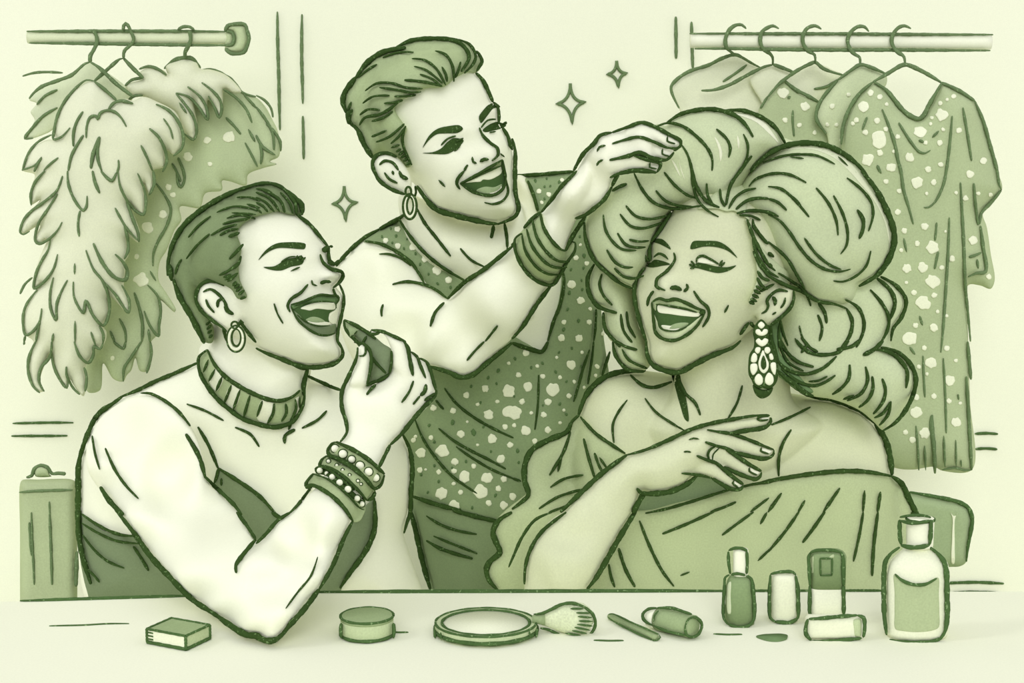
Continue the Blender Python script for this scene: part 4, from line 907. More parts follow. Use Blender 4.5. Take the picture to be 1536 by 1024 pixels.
full.ink('''c2 8 290 1024 400 920 540 790 690 680; c2 6.5 690 680 800 650 940 590 1080 525 1200 490 1330 465 1460 445 1536 440; H 5 740 178 770 155 862 148; H 7.5 868 165 872 200 840 245 780 270 650 290 470 318; H 5.5 260 283 350 300 470 318 580 350 700 395 820 445 900 475
H 7 900 478 900 510 870 545 800 562 700 545 560 510 480 490; H 5 240 400 340 435 460 465 520 485; H 6.5 440 470 580 560 680 625 782 682; H 7 782 690 770 730 730 758 690 752 560 705 420 640; H 5.5 160 532 250 570 340 600 410 640
H 6.5 340 600 430 670 520 745 608 808; H 7 608 815 590 848 540 858 480 848 400 805 310 750; H 5 15 702 60 705 130 712 230 728 310 750
H 4 285 575 268 530 285 480 345 440; H 2.5 312 578 320 520 375 462; H 2.8 85 380 130 365 185 374; H 2.8 35 497 70 492 108 500; H 3.2 735 178 770 195 850 185; H 3.2 785 450 775 485 855 515; H 3.2 668 645 665 680 740 718; H 3.2 520 765 505 795 560 838
c2 9 750 880 775 908 850 912 950 900 1050 855 1110 805; c2 9 795 905 750 980 725 1030; c3 9 750 -20 640 160 560 300 500 400 450 462; c3 6 325 0 180 115 110 225 80 330 75 432; c3 5 240 0 140 45 60 150 10 260 -20 330''', bRa, rArm)
full.build('body', [SKIN2, INK], W)
m = MB()
for s_ in ('H 775 178 800 160 855 158 850 180 800 192', 'H 790 462 860 478 885 488 855 512 800 500 782 480', 'H 672 652 700 645 775 688 738 716 690 695', 'H 528 770 560 790 602 820 568 838 520 800'):
    MB().shell(s_, bRa, rArm, .0006, mode='thick', thick=.001).build('fingernail', [NAIL], W)
m = MB().shell('H 285 575 272 530 290 480 345 445 372 462 330 520 318 575', bRa, rArm, .0008, mode='thick'); m.build('ring', [CREAM], W)

# dress
m = MB().shell('p 868 622 860 630 856 642 850 647 825 660 808 668 797 678 789 695 787 720 791 737 780 748 768 757 755 768 745 779 740 790 739 800 744 815 749 828 740 838 732 847 731 863 736 875 746 886 760 960 800 1100 780 1490 1400 1490 1390 1100 1395 960 1392 880 1384 820 1374 768 1364 748 1352 725 1340 713 1325 709 1302 707 1264 706 1202 712 1152 720 1118 727 1060 743 1010 755 975 764 950 762 943 720 938 681 918 667 893 648',
    bRt, [(800, 800, 2.27), (870, 650, 2.33), (1000, 750, 2.36), (1300, 800, 2.36), (1000, 1400, 2.36), (1340, 720, 2.36), (1000, 900, 2.33)], lift=.007, T=.012, R=30)
bv = m.bvh(); rd = 2.33
m.shell('c2 700 930 800 895 900 895 1000 870 1060 840 1120 790 1200 790 1290 830 1380 872 1300 930 1040 1000 870 1070 760 1080 690 1090', bRt, rd, .005, mode='thick', m=2)  # shade on the bodice below the hand, painted as a darker cloth patch
m.ink('''c2 9 405 440 360 480 330 540 220 590 120 650 80 730 75 830 98 920 60 960 0 1005; b3 9 1536 0 1455 50 1422 120 1440 180 1462 240 1400 300 1382 350 1400 410 1452 468; c2 5.5 410 452 500 550 600 620 680 672; c2 5 350 540 310 660 225 802; c2 4 300 680 275 782
c2 5 430 582 455 680 495 815; c2 4.5 495 668 520 740 545 787; c2 4 525 695 575 768; c2 4.5 230 875 310 825 428 800; c2 4.5 162 1003 280 930 452 880; c2 4 220 1026 330 985 380 970
H 6.5 690 808 800 790 950 755 1100 735 1200 722; H 4.5 600 830 650 818 720 800; d2 7.5 40 828 200 802 450 777 600 782 742 808; d2 9 742 808 800 850 850 950 905 1060; d3 8 860 0 880 20 895 40
c2 5 800 1030 920 1005 1050 968 1250 905 1345 878; c2 4.5 1345 962 1270 995 1190 1022; c2 4.5 1542 938 1430 1022; c3 5 1215 -5 1050 70 902 130; c3 4.5 1450 -2 1350 70 1260 138; c3 4.5 1530 0 1490 72; c3 4 1560 210 1475 292
c3 5 765 50 820 190 900 350 972 445; c3 5.5 640 215 680 340 738 448; c3 4.5 580 310 595 390 617 450; c3 3 1010 380 1067 358; d2 5.5 82 908 0 1024; d2 4.5 222 952 180 1026; d2 5.5 432 878 330 1026; d2 4.5 580 892 570 1026; d2 5.5 675 900 658 1026
d3 5 0 238 100 120 187 -5; d3 5.5 208 182 270 100 342 -5; d3 4.5 572 -2 550 130 513 295; d3 5.5 660 -2 635 200 625 382''', bv, rd)
o = m.build('dress', [DRESSR, INK, mat('bodice_shade', '#8DA479', .06, 8, .03)], W); o['label'] = 'off-shoulder sage dress with puffed sleeve'

# hair: lobes at their own depths
hair = MB()
back_ = MB().inflate('p 1000 200 1150 200 1240 240 1290 320 1290 420 1250 520 1200 570 1160 560 1150 440 1130 340 1060 300 990 330 960 400 950 440 930 420 900 350 920 280', 2.30, T=.08, R=60)
L3 = MB().inflate('p 1175 420 1230 400 1320 412 1338 420 1352 436 1357 452 1352 470 1345 486 1338 505 1337 520 1352 528 1364 545 1372 562 1373 575 1366 592 1355 612 1342 628 1325 645 1310 632 1292 617 1270 606 1245 598 1220 594 1195 582 1178 566 1166 545 1165 500 1170 460', 2.26, T=.06, R=45)
L4 = MB().inflate('p 905 385 893 396 885 412 881 432 884 445 892 455 905 465 906 480 908 495 915 510 918 512 922 530 935 548 950 556 968 555 976 545 968 510 955 470 948 430 940 400', 2.27, T=.05, R=40)
L1 = MB().inflate('p 914 268 900 285 886 310 879 332 877 350 880 368 890 388 903 403 918 416 935 426 950 432 956 424 962 410 972 395 974 378 985 348 995 332 1007 317 1030 312 1048 309 1070 311 1085 313 1095 308 1110 285 1125 262 1150 238 1176 222 1172 200 1160 186 1145 176 1118 167 1088 166 1068 164 1043 166 1018 172 1005 180 1000 188 985 186 975 192 960 200 960 240 935 255',
    rH - .0, T=.075, R=52, bumps=[])
L2 = MB().inflate('p 1092 313 1100 298 1112 275 1130 250 1152 231 1174 220 1202 214 1237 217 1264 230 1287 247 1302 262 1317 285 1332 318 1341 355 1340 372 1332 391 1317 411 1300 424 1290 428 1280 452 1250 460 1220 455 1205 440 1190 425 1168 405 1150 380 1138 355 1128 336 1112 322',
    rH + .0, T=.08, R=75)
for q in (back_, L3, L4, L1, L2): hair.add(q.v, q.f, 0)
hs = MB().shell('c1 1400 290 1440 330 1460 400 1536 500 1600 560 1680 640 1640 690 1560 640 1536 670 1490 700 1460 740 1450 795 1422 788 1450 715 1470 640 1462 540 1442 440 1430 370', bRh, rH, .010, T=.006, m=0)
hs.shell('p 1046 312 1060 300 1078 284 1098 268 1122 258 1128 280 1120 310 1125 330 1112 322 1100 316 1090 317 1076 313', bRh, rH, .006, T=.004, m=0)
hair.add(hs.v, hs.f, 0)
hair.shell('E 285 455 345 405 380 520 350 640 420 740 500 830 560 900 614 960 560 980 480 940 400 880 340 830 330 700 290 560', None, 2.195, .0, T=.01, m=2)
q = MB(); q.add(hair.v, hair.f); q.add(rraw_head.v, rraw_head.f); q.add(rraw_ear.v, rraw_ear.f); bH = q.bvh()
hair.ink('''c0 7 925 742 1000 690 1100 662 1200 655 1280 670 1350 700 1410 760 1447 822; c0 6.5 1270 665 1380 662 1480 695 1536 727 1570 755 1600 790 1642 865; c0 5 862 762 930 738 1020 755 1110 820 1180 900 1202 960 1200 1024; c0 4.5 1225 773 1290 835 1310 890 1300 945
c0 4 1388 803 1415 870 1405 960 1365 1024; c0 4.5 1015 865 1050 920 1075 1000 1085 1100 1110 1190 1170 1260 1240 1300; c0 3 1536 935 1470 970 1430 1022
d0 8.5 -105 1035 -60 980 0 925 90 880 200 858 340 870 450 920 540 990 600 1060; d0 4 -30 975 90 935 200 925 300 935 402 985; d0 3 130 940 215 950; d0 3 420 938 480 995
d1 9.5 560 0 640 100 700 210 750 340 757 430 720 540 660 620 620 650 545 693; d1 4.5 -115 95 -80 55 0 22 80 15 150 30 230 72; d1 4.5 0 95 70 105 130 145 200 220 247 278; d1 3.5 120 145 165 170 200 215; d1 4.5 0 168 60 190 112 238; d1 5 0 262 70 300 130 370 190 460 260 540 340 590 430 605 495 590; d1 4.5 218 402 290 500 380 570 440 592
d1 4.5 288 102 360 190 410 300 420 387; d1 4.5 393 148 450 260 478 370 470 450 435 500; d1 6 535 233 570 290 570 350 547 408; d1 4.5 473 42 560 110 620 190 630 270 603 362; d1 4 617 480 590 570 530 630 450 665 392 660
c1 6 1445 290 1450 330 1500 400 1536 440; d1 6 -50 560 0 625 100 683 200 722 300 782 400 800 472 827; d1 5 0 425 110 522 170 620 222 712; d1 4.5 62 613 130 655 220 722 257 812; d1 5.5 300 790 340 850 352 915; d1 6 470 825 505 900 490 990 440 1060
d1 5.5 463 773 540 820 575 900 570 970 530 1060; d1 4.5 298 863 325 940 308 1022; d1 3 188 928 200 980 218 1026; d1 5.5 613 713 680 790 725 880 715 960 670 1040; d1 6.5 652 645 730 710 762 790 730 895; d1 6.5 675 635 770 690 828 780 800 880 750 950 738 1022
d1 4 75 890 90 970 120 1050; d1 3 162 1003 180 1040 215 1080
d2 6 60 -40 110 60 180 122 275 152; d2 6 170 -10 240 60 320 80 430 60 485 -5; d2 5 215 -10 250 35 300 62; d2 6 412 47 500 30 560 -15; d2 7 690 -5 640 45 570 82; d2 6.5 640 48 720 60 790 110 835 180 828 280; d2 7.5 678 35 770 60 850 130 887 220 870 320 820 420 760 490 690 535
d2 6 40 90 90 150 150 183 230 195 330 160 412 88; d2 5.5 80 160 180 240 280 265 350 240 405 202; d2 3.5 243 240 300 235 357 208; d2 5.5 490 138 485 220 440 280 385 318; d2 5.5 585 150 598 230 560 310 475 355; d2 5.5 625 208 630 280 600 350 545 395
d2 5.5 685 222 705 290 690 360 632 435; d2 5 735 362 690 430 638 458; d2 5 737 358 720 440 668 503; d2 4.5 450 348 517 322
c1 6.5 435 310 440 400 490 530 580 620 660 680 722 705; c1 7 495 560 455 640 465 740 520 815 630 852; c1 4.5 540 618 525 680 550 750 602 807; c1 6 548 850 560 950 620 1024 650 1060; c1 4.5 653 858 670 960 722 1030; c1 4.5 688 843 700 930 742 1002
c1 5 733 15 780 110 850 190 950 225 1050 222 1130 210; c1 4.5 863 118 920 180 1000 210 1085 215; c1 4.5 913 8 980 90 1060 150 1117 165; c1 6 1075 -30 1105 90 1165 180 1245 220; c1 4.5 1168 75 1175 150 1215 217; c1 4.5 1248 108 1255 170 1280 215; c1 5.5 1440 -90 1370 0 1310 90 1285 205
c1 4.5 1300 228 1340 160 1400 120 1465 105; c1 5.5 1343 232 1400 185 1470 165 1540 168; c1 5.5 1348 257 1420 240 1540 250 1600 275; c1 4 1363 267 1430 270 1492 297; c1 4.5 683 208 740 270 830 290 935 268; c1 4.5 648 258 710 330 790 345 905 308
c1 4.5 548 263 560 350 600 420 660 470 745 478; c1 4.5 633 373 680 440 740 460 802 458; c1 4 703 412 760 425 822 420; c1 4.5 568 473 620 550 680 580 727 578; c1 4.5 613 583 670 635 740 645 792 628; c1 5 600 122 640 100 690 78
c2 6 605 0 620 80 690 165 795 180; c2 4.5 660 45 700 110 812 162; c2 5 620 -5 680 30 752 50
c1 6 1410 292 1450 400 1500 500 1536 560 1580 600; c1 5 1442 360 1462 480 1536 600 1600 640; c1 5 1448 480 1490 570 1560 640; c1 5.5 1473 600 1500 640 1545 660; c1 5 1470 640 1500 690 1535 712; c1 5 1463 690 1500 715; c1 5.5 1450 715 1492 738; c1 5.5 1440 742 1480 762; c1 5.5 1430 768 1470 785; c1 5.5 1422 785 1455 800
d1 6 0 490 35 517; d1 6 0 555 25 582; E 7 285 455 290 560 320 650 340 740; E 8 340 800 400 850 470 900 540 960 614 995; E 5 362 410 350 520 370 640 430 740 540 800; E 5 520 660 560 600 520 540''', bH, 2.2)
# streaks of shine
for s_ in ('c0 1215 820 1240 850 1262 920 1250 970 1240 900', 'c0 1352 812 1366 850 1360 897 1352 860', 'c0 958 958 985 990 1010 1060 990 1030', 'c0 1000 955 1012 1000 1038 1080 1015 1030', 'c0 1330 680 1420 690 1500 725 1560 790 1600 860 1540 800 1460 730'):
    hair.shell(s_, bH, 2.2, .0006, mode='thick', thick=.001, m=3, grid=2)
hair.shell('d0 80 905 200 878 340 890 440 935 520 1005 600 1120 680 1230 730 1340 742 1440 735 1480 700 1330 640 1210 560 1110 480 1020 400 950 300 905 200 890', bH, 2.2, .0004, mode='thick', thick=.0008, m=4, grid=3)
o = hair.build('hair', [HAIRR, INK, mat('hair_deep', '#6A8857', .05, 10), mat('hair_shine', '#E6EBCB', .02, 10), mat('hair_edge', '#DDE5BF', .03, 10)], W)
o['label'] = 'huge light sage bouffant hair with a side parting'

decal('eyebrow', 'c1 1070 468 1085 425 1150 420 1240 425 1300 460 1352 522 1290 478 1220 457 1150 455 1085 470', bRh, rH, [INK], W)
decal('eyebrow', 'c1 832 420 860 408 900 410 942 448 952 472 920 456 880 437 850 428', bRh, rH, [INK], W)
mm = MB().shell('c1 1080 578 1112 552 1160 558 1230 574 1290 578 1345 568 1305 598 1240 613 1180 602 1120 586', bRh, rH, .0012, mode='thick', bstep=2)
mm.ink('c1 4 1108 552 1108 528 1140 510 1190 530 1240 560; c1 3.5 1062 560 1092 576; c1 3.5 1073 540 1097 566; c1 3.5 1068 586 1097 580; c1 3.5 1242 572 1264 535; c1 3.5 1252 575 1278 548', bRh, rH, m=0, lift=.0012)
mm.shell('c1 1116 548 1120 526 1145 517 1190 535 1230 560 1160 556', bRh, rH, .0008, mode='thick', m=1, bstep=2)
mm.build('eyelash', [INK, NAIL], W)
mm = MB().shell('c1 755 515 790 545 830 552 850 535 900 540 948 560 900 570 840 580 800 572 772 548', bRh, rH, .0014, mode='thick', bstep=2)
mm.ink('c1 4 768 505 785 530 812 547; c1 4 790 495 805 525 828 545; c1 4 850 520 880 497 915 510 937 532; c1 3.5 752 518 790 552', bRh, rH - .03, m=0, lift=.0012)
mm.build('eyelash', [INK], W)
decal('mouth', 'c1 850 800 900 800 1040 830 1160 845 1120 900 1060 960 980 980 900 970 862 920', bRh, rH, [MOUTH], W)
decal('tongue', 'c1 948 932 1000 912 1060 915 1030 940 990 952 940 950', bRh, rH, [TONG], W, lift=.0022)
mm = MB().shell('c1 875 808 950 820 1040 836 1100 850 1130 852 1122 872 1040 872 950 860 878 846', bRh, rH, .0024, mode='thick', bstep=2)
mm.shell('c1 895 928 950 930 1012 938 990 956 940 956 905 945', bRh, rH, .0026, mode='thick', bstep=2); mm.build('teeth', [WHITE], W)
mm = MB().shell('c1 840 790 880 766 930 778 980 770 1050 795 1110 825 1160 842 1120 852 1040 830 950 812 870 800 862 840', bRh, rH, .0028, T=.0015, mode='thick', bstep=2)
mm.shell('c1 846 850 870 900 885 945 930 965 1000 960 1060 930 1110 890 1140 870 1100 940 1040 990 980 1016 910 1006 865 970 850 900', bRh, rH, .0028, T=.0015, mode='thick', bstep=2, m=2)
mm.ink('c1 5.5 838 790 880 766 930 778 980 770 1050 795 1110 825 1160 840; c1 5.5 838 790 850 900 862 970 900 1005 970 1018 1040 990 1110 930 1160 845; c1 3 862 800 950 812 1040 828 1110 850; c1 2.5 875 915 890 945 940 960 1000 958 1050 935; c1 6 1125 855 1160 842', bRh, rH, lift=.003)
mm.build('lips', [LIPL, INK, mat('lower_lip', '#C9D6A8', .03, 20)], W)

# drop earring
er = MB()
eD = 2.13
back_e = MB().inflate('E 213 402 250 430 275 470 270 520 280 580 310 640 335 720 345 800 335 880 300 925 262 940 230 935 200 935 160 915 140 870 118 830 115 740 125 670 155 620 160 560 150 500 165 450', eD, T=.006, R=10)
er.add(back_e.v, back_e.f, 1)
bE = back_e.bvh()
q = MB().inflate('E 150 905 200 935 260 940 305 925 280 985 215 1012 170 980', eD + .004, T=.004); er.add(q.v, q.f, 1)
eo = er.build('earring', [DARKG, INK], W); eo['label'] = 'long jewelled drop earring'
def stone(spec):
    q = MB().shell(spec, bE, eD, .001, T=.002, mode='thick', bstep=2); ob = q.build('gem', [WHITE], None)
    ob.parent = eo; ob.location = ob.location - Vector(W['_o'])
for s_ in ('E 214 420 242 448 215 475 188 448', 'E 218 500 235 478 262 482 262 508 240 525 218 530 190 525 170 505 175 482 200 480', 'E 218 565 240 548 268 560 258 590 222 612 185 592 172 568 195 548',
           'E 178 618 208 622 205 650 188 668 165 645', 'E 160 660 182 680 175 730 138 730 140 685', 'E 135 748 178 745 185 790 152 832 132 800', 'E 195 820 225 850 222 895 195 910 168 890 165 850',
           'E 245 620 275 618 285 645 262 668 240 650', 'E 275 672 295 665 308 710 285 715', 'E 288 740 322 735 328 790 318 830 290 790', 'E 272 812 305 840 305 890 275 910 245 890 245 850'):
    stone(s_)
q = MB().shell('E 228 640 250 690 272 740 265 790 235 818 205 795 192 740 205 690', bE, eD, .001, T=.002, mode='thick', bstep=2)
q.shell('E 232 680 250 720 252 770 232 790 214 770 214 720', bE, eD, .004, mode='thick', bstep=2, m=1)
ob = q.build('gem', [WHITE, INK], None); ob.parent = eo; ob.location = ob.location - Vector(W['_o'])
# ================================================================ makeup on the table
EPS = .0006
def sil(m, text, d, mi=1):
    m.ink(text, m.bvh() if m.v else None, d, m=mi)
# small hinged box, left
f1 = on_table(279, 976); l1 = on_table(221, 965); r1 = on_table(315, 959)
bk1 = l1 + (r1 - f1)
hh = .0175
m = MB()
base = [f1, r1, bk1, l1]
c = sum(base, Vector()) / 4
def rr_box(mm, base, h, mi=0, ins=.0015):
    v = []; c = sum(base, Vector()) / 4
    for z, s in ((EPS, .97), (ins, 1), (h - ins, 1), (h, .965)):
        for p in base: q = c + (p - c) * s; v.append((q.x, q.y, TZ + z))
    f = [[3, 2, 1, 0], [12, 13, 14, 15]]
    for k in range(3):
        for i in range(4): a = k * 4 + i; b_ = k * 4 + (i + 1) % 4; f.append([a, b_, b_ + 4, a + 4])
    mm.add(v, f, mi)
rr_box(m, base, hh)
m.f[1] and None
m.m = [0] * len(m.m)
m.m[1] = 2
# side faces: front-left pale, right sage
for i, fc in enumerate(m.f[2:]):
    if i % 4 == 3: m.m[i + 2] = 3
topc = [Vector((p.x, p.y, TZ + hh)) for p in base]
def seg(mm, a, b_, w, mi=1):
    n_ = 12; mm.tube([a.lerp(b_, i / n_) for i in range(n_ + 1)], [w / 2 * a.y / F * (1 + .1 * math.sin(i * 2.1)) for i in range(n_ + 1)], mi)
bot = [Vector((p.x, p.y, TZ + .002)) for p in base]
for a, b_ in ((0, 1), (1, 2), (2, 3), (3, 0)): seg(m, topc[a], topc[b_], 4.5)
for a, b_ in ((0, 1), (3, 0)): seg(m, bot[a], bot[b_], 6)
for a in (0, 1, 3): seg(m, topc[a], bot[a], 5)
for t_ in (.25, .5, .75):
    a = topc[3].lerp(bot[3], t_); seg(m, a, a + (topc[0] - topc[3]) * .16, 2.8)
o = m.build('soap_box', [SAGEL, INKF, SAGE, CREAM], smooth=False); o.name = 'makeup_box'
tag(o, 'small sage and cream rectangular box at the left end of the table', 'box')

# round jar
dj = table_d(965); cj = on_table(551, 965); R_ = 41 * dj / F; cy_ = cj.y + R_; kj = cy_ / F; R_ = 41 * kj; cj.x = P(551, 965, cy_).x
C0 = Vector((cj.x, cy_, TZ + EPS)); zt = P(551, 936, cy_ - R_).z - TZ
jar = thing('cream_jar', (C0.x, C0.y, TZ), 'low round sage jar with a lid line, right of the elbow on the table', 'jar')
m = MB(); lathe(m, C0, (0, 0, 1), [(0, R_ * .95), (.002, R_), (zt * .82, R_), (zt * .82 + .001, R_ * .98)], n=48)
hoop(m, ring_pts(C0 + Vector((0, 0, .002)), (0, 0, 1), R_), 2.8 * kj)
bv = m.bvh(); m.ink('p 5.5 512 934 511 945 512 957; p 6 590 934 591 945 590 957', bv, cy_)
m.build('jar_body', [SAGEL, INKF], jar)
m = MB(); lathe(m, C0 + Vector((0, 0, zt * .82)), (0, 0, 1), [(0, R_), (zt * .18, R_), (zt * .18 + .0006, R_ * .96)], n=48)
hoop(m, ring_pts(C0 + Vector((0, 0, zt)), (0, 0, 1), R_), 2.2 * kj)
m.build('lid', [SAGE, INKF], jar)

# compact with round mirror
m = MB(); dc = table_d(972); kc = (dc + .06) / F; Rc = 79 * kc; cc = P(729, 972, dc + .06); C0 = Vector((cc.x, dc + Rc * .93, TZ + EPS))
flat = .92
zt = P(728, 956, C0.y - Rc * flat).z - TZ
comp = thing('compact_mirror', (C0.x, C0.y, TZ), 'open oval compact with a pale mirror face in the middle of the table', 'compact')
lathe(m, C0, (0, 0, 1), [(0, Rc * .93), (.002, Rc), (zt - .002, Rc), (zt, Rc * .98), (zt, Rc * .9), (zt - .002, Rc * .87)], n=64, side=(1, 0, 0), flat=flat)
hoop(m, ring_pts(C0 + Vector((0, 0, .0042)), (0, 0, 1), Rc, n=64, side=(1, 0, 0), flat=flat), 3.4 * kc)
hoop(m, ring_pts(C0 + Vector((0, 0, zt)), (0, 0, 1), Rc * .99, n=64, side=(1, 0, 0), flat=flat), 2.0 * kc)
hoop(m, ring_pts(C0 + Vector((0, 0, zt - .0005)), (0, 0, 1), Rc * .86, n=64, side=(1, 0, 0), flat=flat), 2.4 * kc)
bv = m.bvh(); m.ink('p 4.5 652 942 652 950 653 957; p 4.5 805 942 805 950 804 956; p 3 794 946 795 956; p 3 661 948 662 960', bv, C0.y)
m.build('case', [SAGEL, INKF], comp)
m = MB(); lathe(m, C0 + Vector((0, 0, zt - .0022)), (0, 0, 1), [(0, Rc * .86), (.0012, Rc * .86)], n=64, side=(1, 0, 0), flat=flat)
m.build('mirror', [CREAM], comp)

# powder brush lying behind the compact's edge
br = thing('powder_brush', on_table(850, 950), 'fluffy powder brush lying against the right side of the compact', 'brush')
dbr = table_d(950); kb = dbr / F
A_ = on_table(806, 953) + Vector((0, .01, 22 * kb)); B_ = A_ + Vector((87 * kb, 0, 2 * kb))
m = MB(); lathe(m, A_ + Vector((6 * kb, 0, 0)), B_ - A_, [(0, 9 * kb), (14 * kb, 14 * kb), (34 * kb, 22 * kb), (52 * kb, 27 * kb), (66 * kb, 24 * kb), (76 * kb, 16 * kb), (82 * kb, 6 * kb)], n=32, flat=.7)
bv = m.bvh()
m.ink('''c3 5.5 130 612 180 606 240 580 300 552 360 545 420 562 465 585; c3 5 420 562 480 605 500 655 490 705 440 760; c3 5.5 170 695 220 705 280 735 330 765 440 768; c3 3.5 350 578 430 578; c3 3.5 385 603 470 605; c3 3.5 395 625 480 632; c3 3.5 400 652 485 655; c3 3.5 390 672 485 683
c3 3.5 375 690 470 708; c3 3.5 360 710 450 728; c3 3.5 318 725 420 742''', bv, A_.y, m=1)
m.build('bristles', [mat('bristle_sage', '#D6E0B8', .06, 30, .05), INKF], br)
m = MB(); lathe(m, A_ - Vector((8 * kb, 0, 0)), B_ - A_, [(0, 6 * kb), (10 * kb, 8 * kb), (20 * kb, 10 * kb)], n=20); m.build('ferrule', [SAGE], br)

# eyeliner pencil
def rod(x0, y0, x1, y1, w, name, mats_, label, cat):
    a = on_table(x0, y0); b_ = on_table(x1, y1); k = (a.y + b_.y) / 2 / F; r = w / 2 * k
    a.z += r; b_.z += r; m = MB(); L_ = (b_ - a).length
    lathe(m, a, b_ - a, [(0, r * .8), (r * .4, r), (L_ - r * .5, r), (L_, r * .85)], n=16)
    return m, a, b_, r
m, a, b_, r = rod(914, 928.5, 985, 961, 10.5, 'x', None, '', '')
sil(m, 'c3 3.4 578 614 600 609 720 662 880 732; c3 3.4 576 628 600 648 700 702 838 766; c3 3 882 732 890 750 868 768 838 766', a.y)
o = m.build('eyeliner_pencil', [SAGE, INKF]); tag(o, 'thin sage eyeliner pencil lying between the brush and the lipstick', 'pencil')

# lipstick lying down
a = on_table(974, 941.5); b_ = on_table(1041, 957); kl = table_d(950) / F; r = 18 * kl
a.z += r; b_.z += r; L_ = (b_ - a).length
ls = thing('lipstick', ((a.x + b_.x) / 2, (a.y + b_.y) / 2, TZ), 'stubby lipstick lying on its side with a pale rounded tip', 'lipstick')
m = MB(); lathe(m, a, b_ - a, [(L_ * .18, r * .93), (L_ * .3, r), (L_ - .0006, r), (L_, r * .93)], n=32, side=None)
sil(m, 'c3 5.5 870 575 960 575 1040 600 1080 612; c3 5 850 680 920 710 1000 730 1050 738; c3 5 1040 680 1060 640 1100 630 1135 660 1138 690 1115 735 1080 748 1050 738 1038 700 1042 670; c3 3 880 590 855 620 850 655', a.y)
m.build('case', [SAGE, INKF], ls)
m = MB(); lathe(m, a, b_ - a, [(-L_ * .12, r * .25), (-L_ * .08, r * .5), (0, r * .8), (L_ * .18, r * .92)], n=32)
sil(m, 'c3 5 870 575 820 580 785 610 788 640 815 665 850 680', a.y)
m.build('lipstick_tip', [WHITE, INKF], ls)

# upright bottles: everything measured at the object's own distance
def upright(cx, ybot, prof, d_off, n=40, sq=1.0, flat=1.0, frac=None):
    d0 = table_d(ybot); k = d0 / F
    rmax = max(r for _, r in prof) * k
    ax = Vector((on_table(cx, ybot).x, d0 + rmax * flat, TZ + EPS)); kk = ax.y / F
    out = []
    for py, rr in prof:
        z = P(cx, py, ax.y - rr * kk * flat * .6).z - TZ - EPS
        out.append((max(0, z), rr * kk))
    return ax, out, kk
def up_part(m, cx, ybot, prof, mi=0, rmax=None, sq=.7, flat=1.0):
    d0 = table_d(ybot); rm = (rmax or max(r for _, r in prof))
    ax = Vector((on_table(cx, ybot).x, d0 + rm * d0 / F * flat, TZ)); kk = ax.y / F
    ax.x = P(cx, ybot, ax.y).x
    pr = []
    for py, rr in prof:
        z = P(cx, py, ax.y).z - TZ
        pr.append((max(EPS, z), rr * kk))
    lathe(m, ax, (0, 0, 1), pr, mi, n=48, sq=sq, side=(1, 0, 0), flat=flat)
    return ax, kk
# nail polish
np_ = thing('nail_polish', on_table(1109, 938), 'nail polish bottle with a tall pale cap and dark sage glass', 'nail polish')
m = MB(); ax, kk = up_part(m, 1109, 940, [(940, 18), (937, 21), (932, 22.5), (880, 21.5), (872, 20), (866, 17), (862, 12)], sq=.75)
bv = m.bvh()
m.ink('c3 5.5 1305 375 1280 390 1275 450 1268 560 1272 640 1300 675; c3 6.5 1405 380 1435 400 1448 480 1455 580 1448 650 1420 680; c3 6 1300 672 1340 688 1400 688 1440 668', bv, ax.y)
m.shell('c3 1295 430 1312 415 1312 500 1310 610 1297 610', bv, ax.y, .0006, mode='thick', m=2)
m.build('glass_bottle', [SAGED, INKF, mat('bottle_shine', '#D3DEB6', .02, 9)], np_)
m = MB(); ax, kk = up_part(m, 1109, 940, [(864, 11), (860, 11.5), (826, 11.5), (823, 10.5)], rmax=22.5, sq=.75)
bv = m.bvh(); m.ink('c3 5 1310 370 1300 300 1298 235; c3 5 1408 370 1412 300 1408 232; c3 5.5 1300 230 1330 217 1380 217 1412 232; c3 5 1315 375 1350 368 1400 378', bv, ax.y)
m.build('cap', [WHITE, INKF], np_)
# small white tube
m = MB(); ax, kk = up_part(m, 1175, 935, [(934, 17), (930, 20), (926, 21), (868, 20.5), (862, 19), (859, 15)], sq=.7)
bv = m.bvh()
m.ink('d3 6 15 375 10 450 8 560 15 635 50 660; d3 6.5 165 380 178 450 182 560 180 630 160 655; d3 5.5 15 372 60 360 150 360 168 378; d3 7 45 655 90 662 130 662 175 640', bv, ax.y)
o = m.build('cream_bottle', [CREAM, INKF]); tag(o, 'small plain cream bottle between the nail polish and the two-tone tube', 'bottle')
# two-tone tube with square emblem
tt = thing('foundation_bottle', on_table(1239, 935), 'two-tone bottle, dark sage above and cream below, with a small square emblem', 'bottle')
m = MB(); ax, kk = up_part(m, 1239, 938, [(937, 26), (930, 27), (879, 27)], sq=.5, flat=.7, rmax=28)
bv = m.bvh(); m.ink('d3 6.5 252 440 250 540 250 600 262 635; d3 6.5 452 440 455 540 455 615; d3 4.5 262 442 340 438 440 442', bv, ax.y)
m.build('base', [CREAM, INKF], tt)
m = MB(); ax, kk = up_part(m, 1239, 938, [(879, 27), (832, 27), (828, 25), (825.5, 20)], sq=.5, flat=.7, rmax=28)
bv = m.bvh(); m.ink('d3 6 252 440 248 340 246 260 262 238; d3 6.5 453 440 452 340 448 260 435 238; d3 5.5 250 245 290 230 400 230 447 245; d3 3u 313 277 385 277; d3 3u 385 277 384 378; d3 3u 384 378 316 380; d3 3u 316 380 313 277', bv, ax.y)
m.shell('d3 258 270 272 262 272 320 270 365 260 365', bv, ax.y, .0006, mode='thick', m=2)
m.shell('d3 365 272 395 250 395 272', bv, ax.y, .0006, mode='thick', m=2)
m.build('cap', [SAGED, INKF, SAGEL], tt)
